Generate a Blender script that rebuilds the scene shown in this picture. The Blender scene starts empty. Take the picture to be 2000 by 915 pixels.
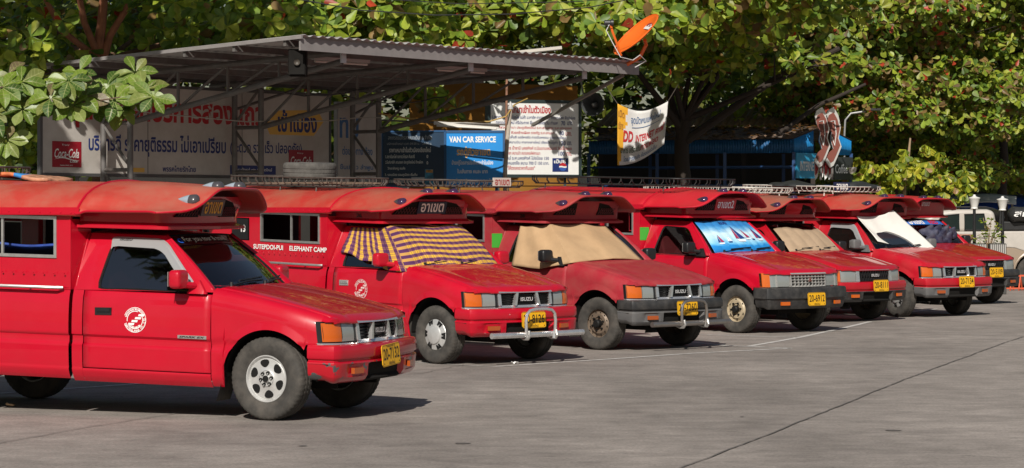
import bpy, bmesh, math, random
import numpy as np
from mathutils import Vector, Matrix, Euler
R_ = math.radians
sc = bpy.context.scene
# ------------------------------------------------------------------ camera
cam_d = bpy.data.cameras.new('camera'); cam = bpy.data.objects.new('camera', cam_d)
sc.collection.objects.link(cam); sc.camera = cam
cam_d.sensor_width = 36.0; cam_d.lens = 90.0; cam_d.clip_start = 0.5; cam_d.clip_end = 600
cam.location = (0, 0, 1.735); cam.rotation_euler = (R_(90), 0, 0)
cam_d.shift_y = -(457.5-405.9)/2000.0
# ------------------------------------------------------------------ sky, sun, exposure
SUN_EL, SUN_AZ = 36.0, 8.0            # azimuth: degrees to the left of straight behind the camera
world = bpy.data.worlds.new('World'); sc.world = world; world.use_nodes = True
wn = world.node_tree.nodes; wl = world.node_tree.links
bg = wn['Background']; sky = wn.new('ShaderNodeTexSky'); sky.sky_type = 'NISHITA'
sky.sun_disc = False; sky.sun_elevation = R_(SUN_EL)
to_sun = Vector((-math.sin(R_(SUN_AZ))*math.cos(R_(SUN_EL)), -math.cos(R_(SUN_AZ))*math.cos(R_(SUN_EL)), math.sin(R_(SUN_EL))))
sky.sun_rotation = math.atan2(to_sun.x, to_sun.y)
sky.air_density = 1.2; sky.dust_density = 1.5
wl.new(sky.outputs[0], bg.inputs[0]); bg.inputs[1].default_value = 0.05
sun_d = bpy.data.lights.new('sun', 'SUN'); sun_d.energy = 5.0; sun_d.angle = R_(0.53); sun_d.color = (1, .945, .86)
sun = bpy.data.objects.new('sun', sun_d); sc.collection.objects.link(sun)
sun.rotation_euler = to_sun.to_track_quat('Z', 'Y').to_euler(); sun.location = (-8, -20, 30)
sc.view_settings.view_transform = 'Standard'; sc.view_settings.look = 'None'
sc.view_settings.exposure = 0.0; sc.view_settings.gamma = 1.0
sc.cycles.max_bounces = 8; sc.cycles.transparent_max_bounces = 12
COL = sc.collection
rnd = random.Random(7)
CAMZ, FPX, HY = 1.735, 5000.0, 405.9
def at(px, py, D):                    # a point of the place seen at that spot of the photograph, D metres away
    return Vector(((px-1000)*D/FPX, D, CAMZ+(HY-py)*D/FPX))
# ------------------------------------------------------------------ materials
MATS = {}
def mat(name, col, rough=.5, metal=0., coat=0., var=.0, vscale=8., bump=0., bscale=60., spec=.5, dirt=None, dirt_amt=0., dscale=2.5, emit=None, coords='Object', stretch=None):
    if name in MATS: return MATS[name]
    m = bpy.data.materials.new(name); m.use_nodes = True
    nt = m.node_tree; N = nt.nodes; L = nt.links; b = N['Principled BSDF']
    b.inputs['Base Color'].default_value = (*col, 1); b.inputs['Roughness'].default_value = rough
    b.inputs['Metallic'].default_value = metal; b.inputs['Coat Weight'].default_value = coat
    b.inputs['Coat Roughness'].default_value = .035; b.inputs['Specular IOR Level'].default_value = spec
    tc = N.new('ShaderNodeTexCoord'); src = tc.outputs[coords]
    if stretch:
        mp = N.new('ShaderNodeMapping'); mp.inputs['Scale'].default_value = stretch; L.new(src, mp.inputs[0]); src = mp.outputs[0]
    last = None
    if var > 0:
        n = N.new('ShaderNodeTexNoise'); n.inputs['Scale'].default_value = vscale; n.inputs['Detail'].default_value = 6
        L.new(src, n.inputs[0])
        mr = N.new('ShaderNodeMapRange'); mr.inputs[1].default_value = .3; mr.inputs[2].default_value = .7
        mr.inputs[3].default_value = 1-var; mr.inputs[4].default_value = 1+var; L.new(n.outputs[0], mr.inputs[0])
        mx = N.new('ShaderNodeVectorMath'); mx.operation = 'SCALE'; mx.inputs[0].default_value = col
        L.new(mr.outputs[0], mx.inputs['Scale']); last = mx.outputs[0]
        L.new(last, b.inputs['Base Color'])
    if dirt_amt > 0:
        n = N.new('ShaderNodeTexNoise'); n.inputs['Scale'].default_value = dscale; n.inputs['Detail'].default_value = 8; n.inputs['Roughness'].default_value = .65
        L.new(src, n.inputs[0])
        mr = N.new('ShaderNodeMapRange'); mr.inputs[1].default_value = .42; mr.inputs[2].default_value = .72
        mr.inputs[3].default_value = 0; mr.inputs[4].default_value = dirt_amt; L.new(n.outputs[0], mr.inputs[0])
        mx = N.new('ShaderNodeMix'); mx.data_type = 'RGBA'; L.new(mr.outputs[0], mx.inputs[0])
        if last: L.new(last, mx.inputs[6])
        else: mx.inputs[6].default_value = (*col, 1)
        mx.inputs[7].default_value = (*dirt, 1); L.new(mx.outputs[2], b.inputs['Base Color'])
        ra = N.new('ShaderNodeMath'); ra.operation = 'MULTIPLY_ADD'; L.new(mr.outputs[0], ra.inputs[0]); ra.inputs[1].default_value = .35; ra.inputs[2].default_value = rough
        L.new(ra.outputs[0], b.inputs['Roughness'])
    if bump > 0:
        n = N.new('ShaderNodeTexNoise'); n.inputs['Scale'].default_value = bscale; n.inputs['Detail'].default_value = 4
        L.new(src, n.inputs[0]); bp = N.new('ShaderNodeBump'); bp.inputs['Strength'].default_value = bump; bp.inputs['Distance'].default_value = .01
        L.new(n.outputs[0], bp.inputs['Height']); L.new(bp.outputs[0], b.inputs['Normal'])
    if emit: b.inputs['Emission Color'].default_value = (*emit[:3], 1); b.inputs['Emission Strength'].default_value = emit[3]
    MATS[name] = m; return m
def glass(name, tint, refl=1.0, ior=1.55):
    if name in MATS: return MATS[name]
    m = bpy.data.materials.new(name); m.use_nodes = True; N = m.node_tree.nodes; L = m.node_tree.links
    N.remove(N['Principled BSDF'])
    t = N.new('ShaderNodeBsdfTransparent'); t.inputs[0].default_value = (*tint, 1)
    g = N.new('ShaderNodeBsdfGlossy'); g.inputs['Roughness'].default_value = .015; g.inputs[0].default_value = (refl, refl, refl, 1)
    f = N.new('ShaderNodeFresnel'); f.inputs[0].default_value = ior
    x = N.new('ShaderNodeMixShader'); L.new(f.outputs[0], x.inputs[0]); L.new(t.outputs[0], x.inputs[1]); L.new(g.outputs[0], x.inputs[2])
    L.new(x.outputs[0], N['Material Output'].inputs[0]); MATS[name] = m; return m
# ------------------------------------------------------------------ mesh helpers
class MB:
    def __init__(s): s.v = []; s.f = []; s.m = []; s.uv = None
    def quad(s, *p, mi=0):
        b = len(s.v); s.v += [tuple(q) for q in p]; s.f.append(tuple(range(b, b+len(p)))); s.m.append(mi); return s
    def grid(s, fn, nu, nv, mi=0, cu=False, cv=False, mfn=None):
        b = len(s.v); U = nu if cu else nu+1; V = nv if cv else nv+1
        for i in range(U):
            for j in range(V): s.v.append(tuple(fn(i/nu, j/nv)))
        for i in range(nu):
            for j in range(nv):
                a = b+i*V+j; c = b+((i+1) % U)*V+j; j2 = (j+1) % V
                s.f.append((a, c, b+((i+1) % U)*V+j2, b+i*V+j2)); s.m.append(mfn(i/nu, j/nv) if mfn else mi)
        return s
    def box(s, c, d, rz=0., mi=0, M=None):
        b = len(s.v); cx, cy, cz = c; hx, hy, hz = d[0]/2, d[1]/2, d[2]/2; ca, sa = math.cos(rz), math.sin(rz)
        for x in (-hx, hx):
            for y in (-hy, hy):
                for z in (-hz, hz):
                    p = Vector((x*ca-y*sa, x*sa+y*ca, z))
                    if M: p = M @ Vector((x, y, z))
                    s.v.append((cx+p[0], cy+p[1], cz+p[2]))
        for f in ((0, 1, 3, 2), (4, 6, 7, 5), (0, 4, 5, 1), (2, 3, 7, 6), (0, 2, 6, 4), (1, 5, 7, 3)):
            s.f.append(tuple(b+i for i in f)); s.m.append(mi)
        return s
    def bar(s, a, b, w, h=None, mi=0):
        a = Vector(a); b = Vector(b); d = b-a; q = d.to_track_quat('X', 'Z').to_matrix()
        return s.box((a+b)/2, (d.length, w, h or w), mi=mi, M=q)
    def tube(s, pts, r, n=8, closed=False, mi=0, caps=True):
        pts = [Vector(p) for p in pts]; k = len(pts); b = len(s.v); up = None
        rr = r if isinstance(r, (list, tuple)) else [r]*k
        for i, p in enumerate(pts):
            if closed: d = pts[(i+1) % k]-pts[i-1]
            else: d = pts[min(i+1, k-1)]-pts[max(i-1, 0)]
            d.normalize()
            if up is None: up = Vector((0, 0, 1)) if abs(d.z) < .9 else Vector((1, 0, 0))
            x = d.cross(up)
            if x.length < 1e-4: x = d.cross(Vector((1, .3, 0)))
            x.normalize(); y = x.cross(d); up = y
            for j in range(n):
                t = 2*math.pi*j/n; q = p+(x*math.cos(t)+y*math.sin(t))*rr[i]; s.v.append(tuple(q))
        for i in range(k if closed else k-1):
            for j in range(n):
                a = b+i*n+j; a2 = b+i*n+(j+1) % n; c = b+((i+1) % k)*n+j; c2 = b+((i+1) % k)*n+(j+1) % n
                s.f.append((a, c, c2, a2)); s.m.append(mi)
        if caps and not closed:
            s.f.append(tuple(b+j for j in range(n))); s.m.append(mi)
            s.f.append(tuple(b+(k-1)*n+j for j in range(n-1, -1, -1))); s.m.append(mi)
        return s
    def lathe(s, prof, o=(0, 0, 0), ax='y', n=32, mi=0, closed=False, rfn=None):
        b = len(s.v); k = len(prof)
        for i in range(n):
            t = 2*math.pi*i/n
            for j, (r, h) in enumerate(prof):
                if rfn: r = rfn(i, j, r)
                c, d = r*math.cos(t), r*math.sin(t)
                p = {'y': (c, h, d), 'z': (c, d, h), 'x': (h, c, d)}[ax]
                s.v.append((o[0]+p[0], o[1]+p[1], o[2]+p[2]))
        for i in range(n):
            for j in range(k if closed else k-1):
                s.f.append((b+i*k+j, b+((i+1) % n)*k+j, b+((i+1) % n)*k+(j+1) % k, b+i*k+(j+1) % k)); s.m.append(mi)
        return s
    def prism(s, poly, fn, h, mi=0):
        """poly of 2D points -> fn(x,y,t) with t in (0,h)"""
        b = len(s.v); n = len(poly)
        for t in (0, h):
            for x, y in poly: s.v.append(tuple(fn(x, y, t)))
        s.f.append(tuple(range(b, b+n))); s.m.append(mi); s.f.append(tuple(range(b+2*n-1, b+n-1, -1))); s.m.append(mi)
        for i in range(n):
            j = (i+1) % n; s.f.append((b+i, b+n+i, b+n+j, b+j)); s.m.append(mi)
        return s
    def mesh(s, name, smooth=35, xf=None):
        me = bpy.data.meshes.new(name); v = [xf(p) for p in s.v] if xf else s.v
        me.from_pydata(v, [], s.f)
        if any(s.m): me.polygons.foreach_set('material_index', s.m)
        bm = bmesh.new(); bm.from_mesh(me); bmesh.ops.remove_doubles(bm, verts=bm.verts, dist=1e-5)
        bmesh.ops.recalc_face_normals(bm, faces=bm.faces); bm.to_mesh(me); bm.free()
        if smooth:
            me.polygons.foreach_set('use_smooth', [True]*len(me.polygons)); me.set_sharp_from_angle(angle=R_(smooth))
        me.update(); return me
def obj(name, me, mats, parent=None, loc=None, rot=None, scale=None, label=None, kind=None):
    if isinstance(me, MB): me = me.mesh(name)
    o = bpy.data.objects.new(name, me); COL.objects.link(o)
    ms = mats if isinstance(mats, (list, tuple)) else [mats]
    while len(me.materials) < len(ms): me.materials.append(None)
    for i, m in enumerate(ms):
        o.material_slots[i].link = 'OBJECT'; o.material_slots[i].material = m
    if parent: o.parent = parent
    if loc is not None: o.location = loc
    if rot is not None: o.rotation_euler = rot
    if scale is not None: o.scale = scale
    if label: o['label'] = label
    if kind: o['kind'] = kind
    return o
def empty(name, loc=(0, 0, 0), rz=0., parent=None):
    o = bpy.data.objects.new(name, None); COL.objects.link(o); o.location = loc; o.rotation_euler = (0, 0, rz)
    o.empty_display_size = .1
    if parent: o.parent = parent
    return o
def tag(o, label, cat, group=None):
    o['label'] = label; o['category'] = cat
    if group: o['group'] = group
    return o
def bevel(o, w, n=2):
    m = o.modifiers.new('bevel', 'BEVEL'); m.width = w; m.segments = n; m.limit_method = 'ANGLE'; m.angle_limit = R_(40); m.harden_normals = True
    return o
def solid(o, t, off=0):
    m = o.modifiers.new('solid', 'SOLIDIFY'); m.thickness = t; m.offset = off; return o
# lettering: outlines of built-in glyphs turned to mesh, fitted to a width and height
TXT = {}
def text_mesh(body, bold=0., shear=0., depth=.004):
    k = (body, bold, shear)
    if k in TXT: return TXT[k]
    cu = bpy.data.curves.new('txt', 'FONT'); cu.body = body; cu.size = 1; cu.offset = bold; cu.shear = shear; cu.resolution_u = 3
    o = bpy.data.objects.new('txt', cu); COL.objects.link(o); bpy.context.view_layer.update()
    dg = bpy.context.evaluated_depsgraph_get(); me = bpy.data.meshes.new_from_object(o.evaluated_get(dg))
    bpy.data.objects.remove(o); bpy.data.curves.remove(cu)
    n = len(me.vertices); a = np.empty(n*3, 'f'); me.vertices.foreach_get('co', a); a = a.reshape(-1, 3)
    fs = [tuple(p.vertices) for p in me.polygons]; bpy.data.meshes.remove(me)
    TXT[k] = (a, fs); return TXT[k]
def text_into(mb, body, x, z, w, h, fn, bold=0., shear=0., mi=0):
    """fit the text into the box with lower left (x,z); fn(x,z)->3D point"""
    a, fs = text_mesh(body, bold, shear)
    if len(a) == 0: return
    lo = a.min(0); hi = a.max(0); sx = w/(hi[0]-lo[0]); sz = h/(hi[1]-lo[1])
    b = len(mb.v)
    for p in a: mb.v.append(tuple(fn(x+(p[0]-lo[0])*sx, z+(p[1]-lo[1])*sz)))
    for f in fs: mb.f.append(tuple(b+i for i in f)); mb.m.append(mi)
def lerp(a, b, t): return a+(b-a)*t
def interp(tab, x):
    if x <= tab[0][0]: return tab[0][1]
    for (a, p), (b, q) in zip(tab, tab[1:]):
        if x <= b: return p+(q-p)*(x-a)/(b-a)
    return tab[-1][1]
def sst(a, b, x):
    t = min(1, max(0, (x-a)/(b-a))); return t*t*(3-2*t)
# ================================================================== the red pick-up taxis
# truck space: u forward from the front axle, v to the truck's right (the side we see), z up
RAKE = .022
def X(u, v, z): return (u, -v, z-RAKE*(u+1))
MESH = {}
def shared(key, fn, smooth=35):
    if key not in MESH: MESH[key] = fn().mesh(key, smooth)
    return MESH[key]
PROF = [(.25, .07), (.28, .046), (.31, .024), (.35, .006), (.372, .001), (.380, .006), (.42, .002), (.50, -.001), (.575, -.001), (.590, .013), (.640, .017), (.650, .015), (.660, -.003), (.75, -.003), (.84, .001), (.92, .008), (.98, .018), (1.03, .036)]
def W(u): return .835-(.045*((u-.15)/.32)**2 if u > .15 else 0)
def prof(z): return interp(PROF, z)
def hood_z(u):
    t = (u+.48)/1.06; return 1.085-.135*t-.075*t*t
def front_u(v):
    a = abs(v); return .655-.095*(a/.8)**2-.055*(max(0, a-.66)/.14)**2
AC, AR = .03, .405
def arch_z(u, c, r, zc, low):
    d = r*r-(u-c)**2
    return max(low, zc+math.sqrt(d)) if d > 0 else low
def panel(u0, u1, lo, hi, nu=24, nz=26, flare=None, roundtop=None, inset=0):
    m = MB()
    us = [u0+(u1-u0)*i/nu for i in range(nu+1)]
    def fn(a, b):
        u = lerp(u0, u1, a); l = lo(u); h = hi(u); z = lerp(l, h, b)
        v = W(u)-inset
        if roundtop:
            d = h-z; r = roundtop
            if d < .17: v -= r*(1-math.sqrt(max(0, 1-((.17-d)/.17)**2)))
            if z < .66: v -= prof(z)
        else: v -= prof(z)
        if flare:
            c, zc, r = flare; d = math.hypot(u-c, z-zc)-r
            if d < .07: v += .016*(1-max(0, d)/.07)
        return X(u, v, z)
    m.grid(fn, nu, nz); return m
def m_fender():
    lo = lambda u: .28 if u < AC-AR+.004 else (arch_z(u, AC, AR, .36, .28) if u < .36 else max(.655, arch_z(u, AC, AR, .36, .28)))
    m = panel(-.484, .500, lo, lambda u: hood_z(u), 64, 30, flare=(AC, .36, AR), roundtop=.10)
    def brow(a, b):                  # the fender's brow over the lamps
        v = lerp(.688, .792, a); u = lerp(.485, front_u(v)+.006, min(1, b*1.25)); z = hood_z(u)-(.10-math.sqrt(max(0, .01-(v-.69)**2)))
        z = max(.848, z)-.004*b
        if b > .81: z = .842
        return X(u, v, z)
    m.grid(brow, 10, 5); return m
def m_doorskin(): return panel(-1.683, -.492, lambda u: .386, lambda u: 1.03, 16, 60)
def m_sill(): return panel(-1.690, -.490, lambda u: .27, lambda u: .380, 8, 10)
def m_quarter(): return panel(-1.79, -1.691, lambda u: .27, lambda u: 1.03, 4, 60)
def m_bedside():
    lo = lambda u: arch_z(u, -3.05, .40, .36, .285)
    return panel(-4.30, -1.822, lo, lambda u: 1.03, 90, 60, flare=(-3.05, .36, .40))
def m_hood():
    m = MB(); V = .724
    def fn(a, b):
        v = lerp(-V, V, b); n = (v/V)**2
        u0 = -.425-.055*n; u1 = front_u(v)+.012; u = lerp(u0, u1, a)
        z = hood_z(u)+.034*(1-n)*(1-.25*a)+.012*sst(.58, .66, abs(v)/1.0)*0
        z += .010*(sst(.50, .56, abs(v))-sst(.66, .73, abs(v)))
        e = max(0, (a-.93)/.07); z -= .045*e*e
        if a < .03: z -= .012*(1-a/.03)
        return X(u, v, z)
    m.grid(fn, 44, 40); return m
# greenhouse
def side_v(z): return .800-.165*max(0, (z-1.03))/.46-.035*max(0, (z-1.03)/.46)**2
OUT = [(-.475, 1.05), (-1.03, 1.500), (-1.735, 1.505), (-1.79, 1.03)]
INN = [(-.665, 1.045), (-1.03, 1.415), (-1.515, 1.430), (-1.575, 1.045)]
def ring(cor, n, r=.0):
    pts = []; k = len(cor)
    for i in range(k):
        a = Vector(cor[i]); b = Vector(cor[(i+1) % k])
        for j in range(n):
            pts.append(a.lerp(b, j/n))
    if r:
        out = []
        for i, p in enumerate(pts):
            best = p
            for c in cor:
                c = Vector(c); d = (p-c).length
                if d < r:
                    ce = Vector((sum(q[0] for q in cor)/k, sum(q[1] for q in cor)/k)); best = p+(ce-p).normalized()*(r-d)*.32
            out.append(best)
        pts = out
    return pts
def m_sideframe():
    m = MB(); o = ring(OUT, 14); i = ring(INN, 14, .06); k = len(o)
    def fn(a, b):
        j = int(round(a*k)) % k; p = o[j].lerp(i[j], b); bul = .004*math.sin(b*math.pi)
        return X(p.x, side_v(p.y)+bul, p.y)
    m.grid(fn, k, 5, cu=True); return m
def m_windowseal():
    m = MB(); i = ring(INN, 14, .06); k = len(i); ce = Vector((-1.2, 1.23))
    def fn(a, b):
        j = int(round(a*k)) % k; p = i[j]; d = (ce-p).normalized(); q = p+d*(.018*b-.004)
        return X(q.x, side_v(q.y)+.003-.016*b, q.y)
    m.grid(fn, k, 2, cu=True); return m
def m_sideglass():
    m = MB(); i = ring(INN, 14, .06)
    b = len(m.v); m.v += [X(p.x, side_v(p.y)-.016, p.y) for p in i]; m.f.append(tuple(range(len(i)))); m.m.append(0); return m
def ws(a, b):                        # windshield surface: a 0..1 across (-1..1), b 0 base..1 top
    s = a*2-1; vb, vt = .665*s, .560*s
    u0, u1 = -.43-.10*s*s, -.985-.055*s*s; z0, z1 = 1.065-.005*s*s, 1.505-.012*s*s
    t = b; u = lerp(u0, u1, t)+.012*math.sin(t*math.pi); z = lerp(z0, z1, t)+.018*math.sin(t*math.pi)
    return (u, lerp(vb, vt, t), z)
def m_windshield():
    m = MB(); m.grid(lambda a, b: X(*ws(a, b)), 16, 10); return m
def m_wsband():
    m = MB()
    def fn(a, b):
        u, v, z = ws(a, .80+.2*b); return X(u+.003, v, z+.003)
    m.grid(fn, 16, 2); return m
def m_wsseal():
    m = MB(); p = []
    for i in range(17): p.append(X(*ws(i/16, 0)))
    for i in range(1, 11): p.append(X(*ws(1, i/10)))
    for i in range(15, -1, -1): p.append(X(*ws(i/16, 1)))
    for i in range(9, 0, -1): p.append(X(*ws(0, i/10)))
    m.tube(p, .011, 6, closed=True); return m
def m_cabshell():
    m = MB()
    for s in (1, -1):                # pillars between windshield and side frames
        def fn(a, b):
            t = a; w = ws(1 if s > 0 else 0, t); o = Vector(OUT[0]).lerp(Vector(OUT[1]), t); e = (o.x, s*side_v(o.y), o.y)
            c = math.sin(b*math.pi)*.016
            return X(lerp(w[0], e[0], b)+c, lerp(w[1], e[1], b)+s*c*.5, lerp(w[2], e[2], b)+c)
        m.grid(fn, 12, 5)
    def rf(a, b):
        v = lerp(-1, 1, b); w = ws(b, 1); e = (-1.745, v*.602, 1.505)
        u = lerp(w[0], e[0], a); vv = lerp(w[1], e[1], a); 
        if abs(v) > .98: vv = v*side_v(1.503); z = 1.501
        else: z = lerp(w[2], e[2], a)+.040*(1-v*v)*math.sin(min(1, a*2)*math.pi/2)
        return X(u, vv, z)
    m.grid(rf, 10, 24)
    # cowl below the windshield
    def cw(a, b):
        v = lerp(-.735, .735, a); n = (v/.728)**2; w = ws((v/.665+1)/2, 0) if abs(v) < .665 else (-.53, v, 1.06)
        u1 = -.40-.055*n; return X(lerp(w[0]-.02, u1, b), v, lerp(w[2]-.005, hood_z(u1)+.026*(1-n)-.012, b))
    m.grid(cw, 20, 2)
    # back of the cab
    m.grid(lambda a, b: X(-1.785+.04*max(0, b-.6), lerp(-1, 1, a)*(.80 if b < .62 else lerp(.80, .60, (b-.62)/.38)), lerp(.3, 1.505, b)), 8, 14)
    return m
def m_interior():
    m = MB()
    # dashboard top and shelf, floor
    def d(a, b):
        v = lerp(-.70, .70, a); tab = [(-.50, 1.03), (-.62, 1.045), (-.80, 1.03), (-.86, .98), (-.84, .60)]
        p = tab[int(round(b*4))]; return X(p[0]-.05*(v/.7)**2*0, v, p[1]+(.035 if .18 < v < .52 and 0 < b < .8 else 0))
    m.grid(d, 24, 4)
    m.box(X(-1.1, 0, .42), (1.3, 1.5, .03)); return m
def m_seat():
    m = MB()
    m.box(X(-1.30, 0, .66), (.46, .50, .16)); 
    m.box(X(-1.58, 0, .98), (.13, .50, .62), M=Matrix.Rotation(R_(-14), 3, 'Y')); m.box(X(-1.665, 0, 1.345), (.09, .26, .17)); return m
def m_steer():
    m = MB(); c = Vector(X(-.93, .36, 1.03)); ax = Vector((-.82, 0, .57)); a = Vector((0, 1, 0)); b = ax.cross(a)
    p = [c+(a*math.cos(t)+b*math.sin(t))*.185 for t in [2*math.pi*i/24 for i in range(24)]]
    m.tube(p, .013, 6, closed=True); m.tube([c-ax*.0, c-ax*.25], .03, 8)
    for t in (0, math.pi, -math.pi/2): m.tube([c, c+(a*math.cos(t)+b*math.sin(t))*.18], .012, 5)
    return m
def m_underbody():
    m = MB()
    for s in (1, -1):
        m.box(X(-1.9, .42*s, .40), (4.5, .07, .13))
        for c in (AC, -3.05):
            m.grid(lambda a, b, c=c, s=s: X(c-.415*math.cos(a*math.pi), lerp(.79, .42, b)*s, .36+.415*math.sin(a*math.pi)), 16, 2)
            m.box(X(c, .40*s, .52), (.84, .02, .5))
        m.box(X(-1.12, .60*s, .335), (1.25, .36, .05)); m.box(X(-2.2, .60*s, .36), (.70, .40, .05)); m.box(X(-3.9, .6*s, .36), (.75, .4, .05))
    m.box(X(-2.0, 0, .50), (4.4, .84, .05)); m.box(X(.33, 0, .60), (.30, 1.30, .40)); m.box(X(.15, 0, .36), (.25, .8, .16))
    for c in (0, -3.05): m.tube([X(c, -.66, .335), X(c, .66, .335)], .045, 8)
    m.lathe([(0, -.13), (.12, -.11), (.15, 0), (.12, .11), (0, .13)], X(-3.05, 0, .34), 'y', 12)
    m.tube([X(-.6, -.2, .30), X(-1.9, -.25, .29), X(-2.7, -.3, .31)], .035, 8); m.tube([X(-1.9, -.25, .29), X(-2.4, -.28, .30)], .075, 8)
    m.box(X(-4.2, 0, .42), (.06, 1.2, .12)); return m
# bumper: swept along a plan path
def bpath(n=60):
    pts = []
    for i in range(n+1):
        s = i/n*2-1; a = abs(s)
        if a < .80:
            v = s/.80*.74; u = .740-.080*(v/.74)**2
            du = -.17*v/.74**2; nx, ny = 1, -du
        else:
            t = (a-.80)/.20
            if t < .45:
                th = t/.45*math.pi/2; u = .59+.07*math.cos(th)-.0; v = .74+.10*math.sin(th); nx, ny = math.cos(th), math.sin(th)
            else:
                u = .59-(t-.45)/.55*.205; v = .84; nx, ny = 0, 1
            v *= (1 if s > 0 else -1); ny *= (1 if s > 0 else -1)
        l = math.hypot(nx, ny); pts.append((u, v, nx/l, ny/l))
    return pts
def m_bumper(kind):
    m = MB(); P = bpath(); k = len(P)-1
    tab = [(.660, -.10), (.660, -.03), (.652, -.010), (.63, 0), (.56, .002), (.548, -.004), (.540, -.022), (.528, -.022), (.520, -.004), (.508, 0), (.495, -.004), (.405, -.012), (.398, -.016), (.37, -.035), (.352, -.06), (.35, -.12)]
    if kind == 'mitsu': tab = [(.655, -.10), (.655, -.02), (.645, 0), (.60, .008), (.515, .008), (.505, -.015), (.49, -.02), (.43, -.03), (.39, -.045), (.37, -.06), (.365, -.12)]
    nz = len(tab)-1
    def fn(a, b):
        u, v, nx, ny = P[int(round(a*k))]; z, o = tab[int(round(b*nz))]
        if kind != 'mitsu':
            if abs(v) < .36 and .39 < z < .50: o -= .045
            if .45 < abs(v) < .66 and .405 <= z < .50 and abs(u) > .5: o -= .012
        # tuck the lower corner up towards the wheel
        if u < .56: z = z if z > .5 else z+.02
        return X(u+nx*o, v+ny*o, z)
    m.grid(fn, k, nz, mfn=lambda a, b: 0 if tab[min(nz, int(round(b*nz))+1)][0] > .515 else (2 if (kind != 'mitsu' and abs(P[int(round(a*k))][1]) < .35 and .40 < tab[int(round(b*nz))+1][0]+.05 < .50) else 1)); return m
def patch(v0, v1, z0, z1, proud, depth, n=8, m=None, mi=0, lean=.02, rnd_=0):
    m = m or MB()
    def pt(v, z, o): return X(front_u(v)+o-lean*(z-z0)/max(.01, z1-z0), v, z)
    for o0, o1 in ((proud, proud-depth),):
        m.grid(lambda a, b: pt(lerp(v0, v1, a), lerp(z0, z1, b), o0+(.006*math.sin(b*math.pi) if rnd_ else 0)), n, 6 if rnd_ else 1, mi=mi)
        m.grid(lambda a, b: pt(lerp(v0, v1, a), z0, lerp(o0, o1, b)), n, 1, mi=mi); m.grid(lambda a, b: pt(lerp(v0, v1, a), z1, lerp(o0, o1, b)), n, 1, mi=mi)
        m.grid(lambda a, b: pt(v0, lerp(z0, z1, a), lerp(o0, o1, b)), 1, 1, mi=mi); m.grid(lambda a, b: pt(v1, lerp(z0, z1, a), lerp(o0, o1, b)), 1, 1, mi=mi)
    return m
def m_grille_chrome(kind):
    m = MB()
    if kind == 'isuzu':
        patch(-.41, .41, .828, .850, .016, .05, 16, m); patch(-.41, .41, .664, .690, .016, .05, 16, m)
        for s in (1, -1):
            patch(*sorted((s*.375, s*.415)), .69, .828, .016, .05, 3, m)
            for vc, tl in ((.165, .035),):           # slanted bars
                m.prism([(-.018, 0), (.018, 0), (.018, 1), (-.018, 1)], lambda x, y, t, s=s: X(front_u(s*vc)+.024-t-.012*y, s*(vc+x-tl*(y-.5)*1.0), .688+.144*y), .05)
            patch(*sorted((s*.415, s*.80)), .648, .672, .014, .05, 14, m)
    elif kind == 'mitsu':
        pass
        patch(-.37, .37, .835, .852, .016, .05, 16, m); patch(-.37, .37, .664, .680, .016, .05, 16, m)
        for s in (1, -1): patch(*sorted((s*.352, s*.37)), .68, .835, .016, .05, 2, m)
        for i in range(1, 10): v = -.352+.0704*i; patch(v-.006, v+.006, .68, .835, .012, .04, 1, m)
        for z in (.718, .757, .796): patch(-.35, .35, z-.005, z+.005, .010, .04, 14, m)
        for s in (1, -1): patch(*sorted((s*.375, s*.80)), .640, .656, .012, .05, 14, m); patch(*sorted((s*.605, s*.622)), .665, .85, .014, .05, 2, m)
    else:
        for s in (1, -1): patch(*sorted((s*.37, s*.44)), .664, .850, .016, .05, 4, m); patch(*sorted((s*.44, s*.80)), .645, .662, .012, .05, 14, m)
        patch(-.37, .37, .838, .850, .012, .05, 16, m)
    return m
def m_grille_black(kind):
    m = MB(); patch(-.43, .43, .650, .850, -.030, .02, 16, m)
    if kind == 'isuzu':
        for z in (.705, .732, .759, .786, .813): patch(-.40, .40, z-.004, z+.004, -.008, .03, 14, m)
        for s in (1, -1): patch(*sorted((s*.405, s*.45)), .672, .845, .004, .03, 3, m)
    elif kind == 'mesh':
        for i in range(24):
            v = -.36+.03*i; m.prism([(-.005, 0), (.005, 0), (.005, 1), (-.005, 1)], lambda x, y, t, v=v: X(front_u(v)-.004-t, v+x+(y-.5)*.16*(1 if i % 2 else -1)*.4, .668+.168*y), .02)
    return m
def m_emblem_diamonds():
    m = MB()
    for t in (90, 210, 330):
        c, s_ = math.cos(R_(t)), math.sin(R_(t)); r = .036
        poly = [(0, 0), (r*.5*c-r*.29*s_, r*.5*s_+r*.29*c), (r*c, r*s_), (r*.5*c+r*.29*s_, r*.5*s_-r*.29*c)]
        m.prism(poly, lambda x, y, t: X(front_u(0)+.030-t, x, .752+y), .02)
    return m
def m_tyre(R, w=.205):
    m = MB(); h = w/2
    pr = [(.53*R, -h*.70), (.58*R, -h*.86), (.78*R, -h*1.0), (.90*R, -h*.98), (.955*R, -h*.90), (.985*R, -h*.78), (R, -h*.55), (R, -h*.30), (.978*R, -h*.27), (.978*R, -h*.20), (R, -h*.17), (R, h*.17), (.978*R, h*.20), (.978*R, h*.27), (R, h*.30), (R, h*.55), (.985*R, h*.78), (.955*R, h*.9), (.90*R, h*.98), (.78*R, h), (.58*R, h*.86), (.53*R, h*.70)]
    def rf(i, j, r):
        if j in (4, 5, 6, 15, 16, 17) and i % 3 == 0: return r*.986
        if j in (7, 10, 11, 14) and i % 3 == 1: return r*.992
        if j in (2, 19): return r
        return r
    m.lathe(pr, n=150, rfn=rf); return m
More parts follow.
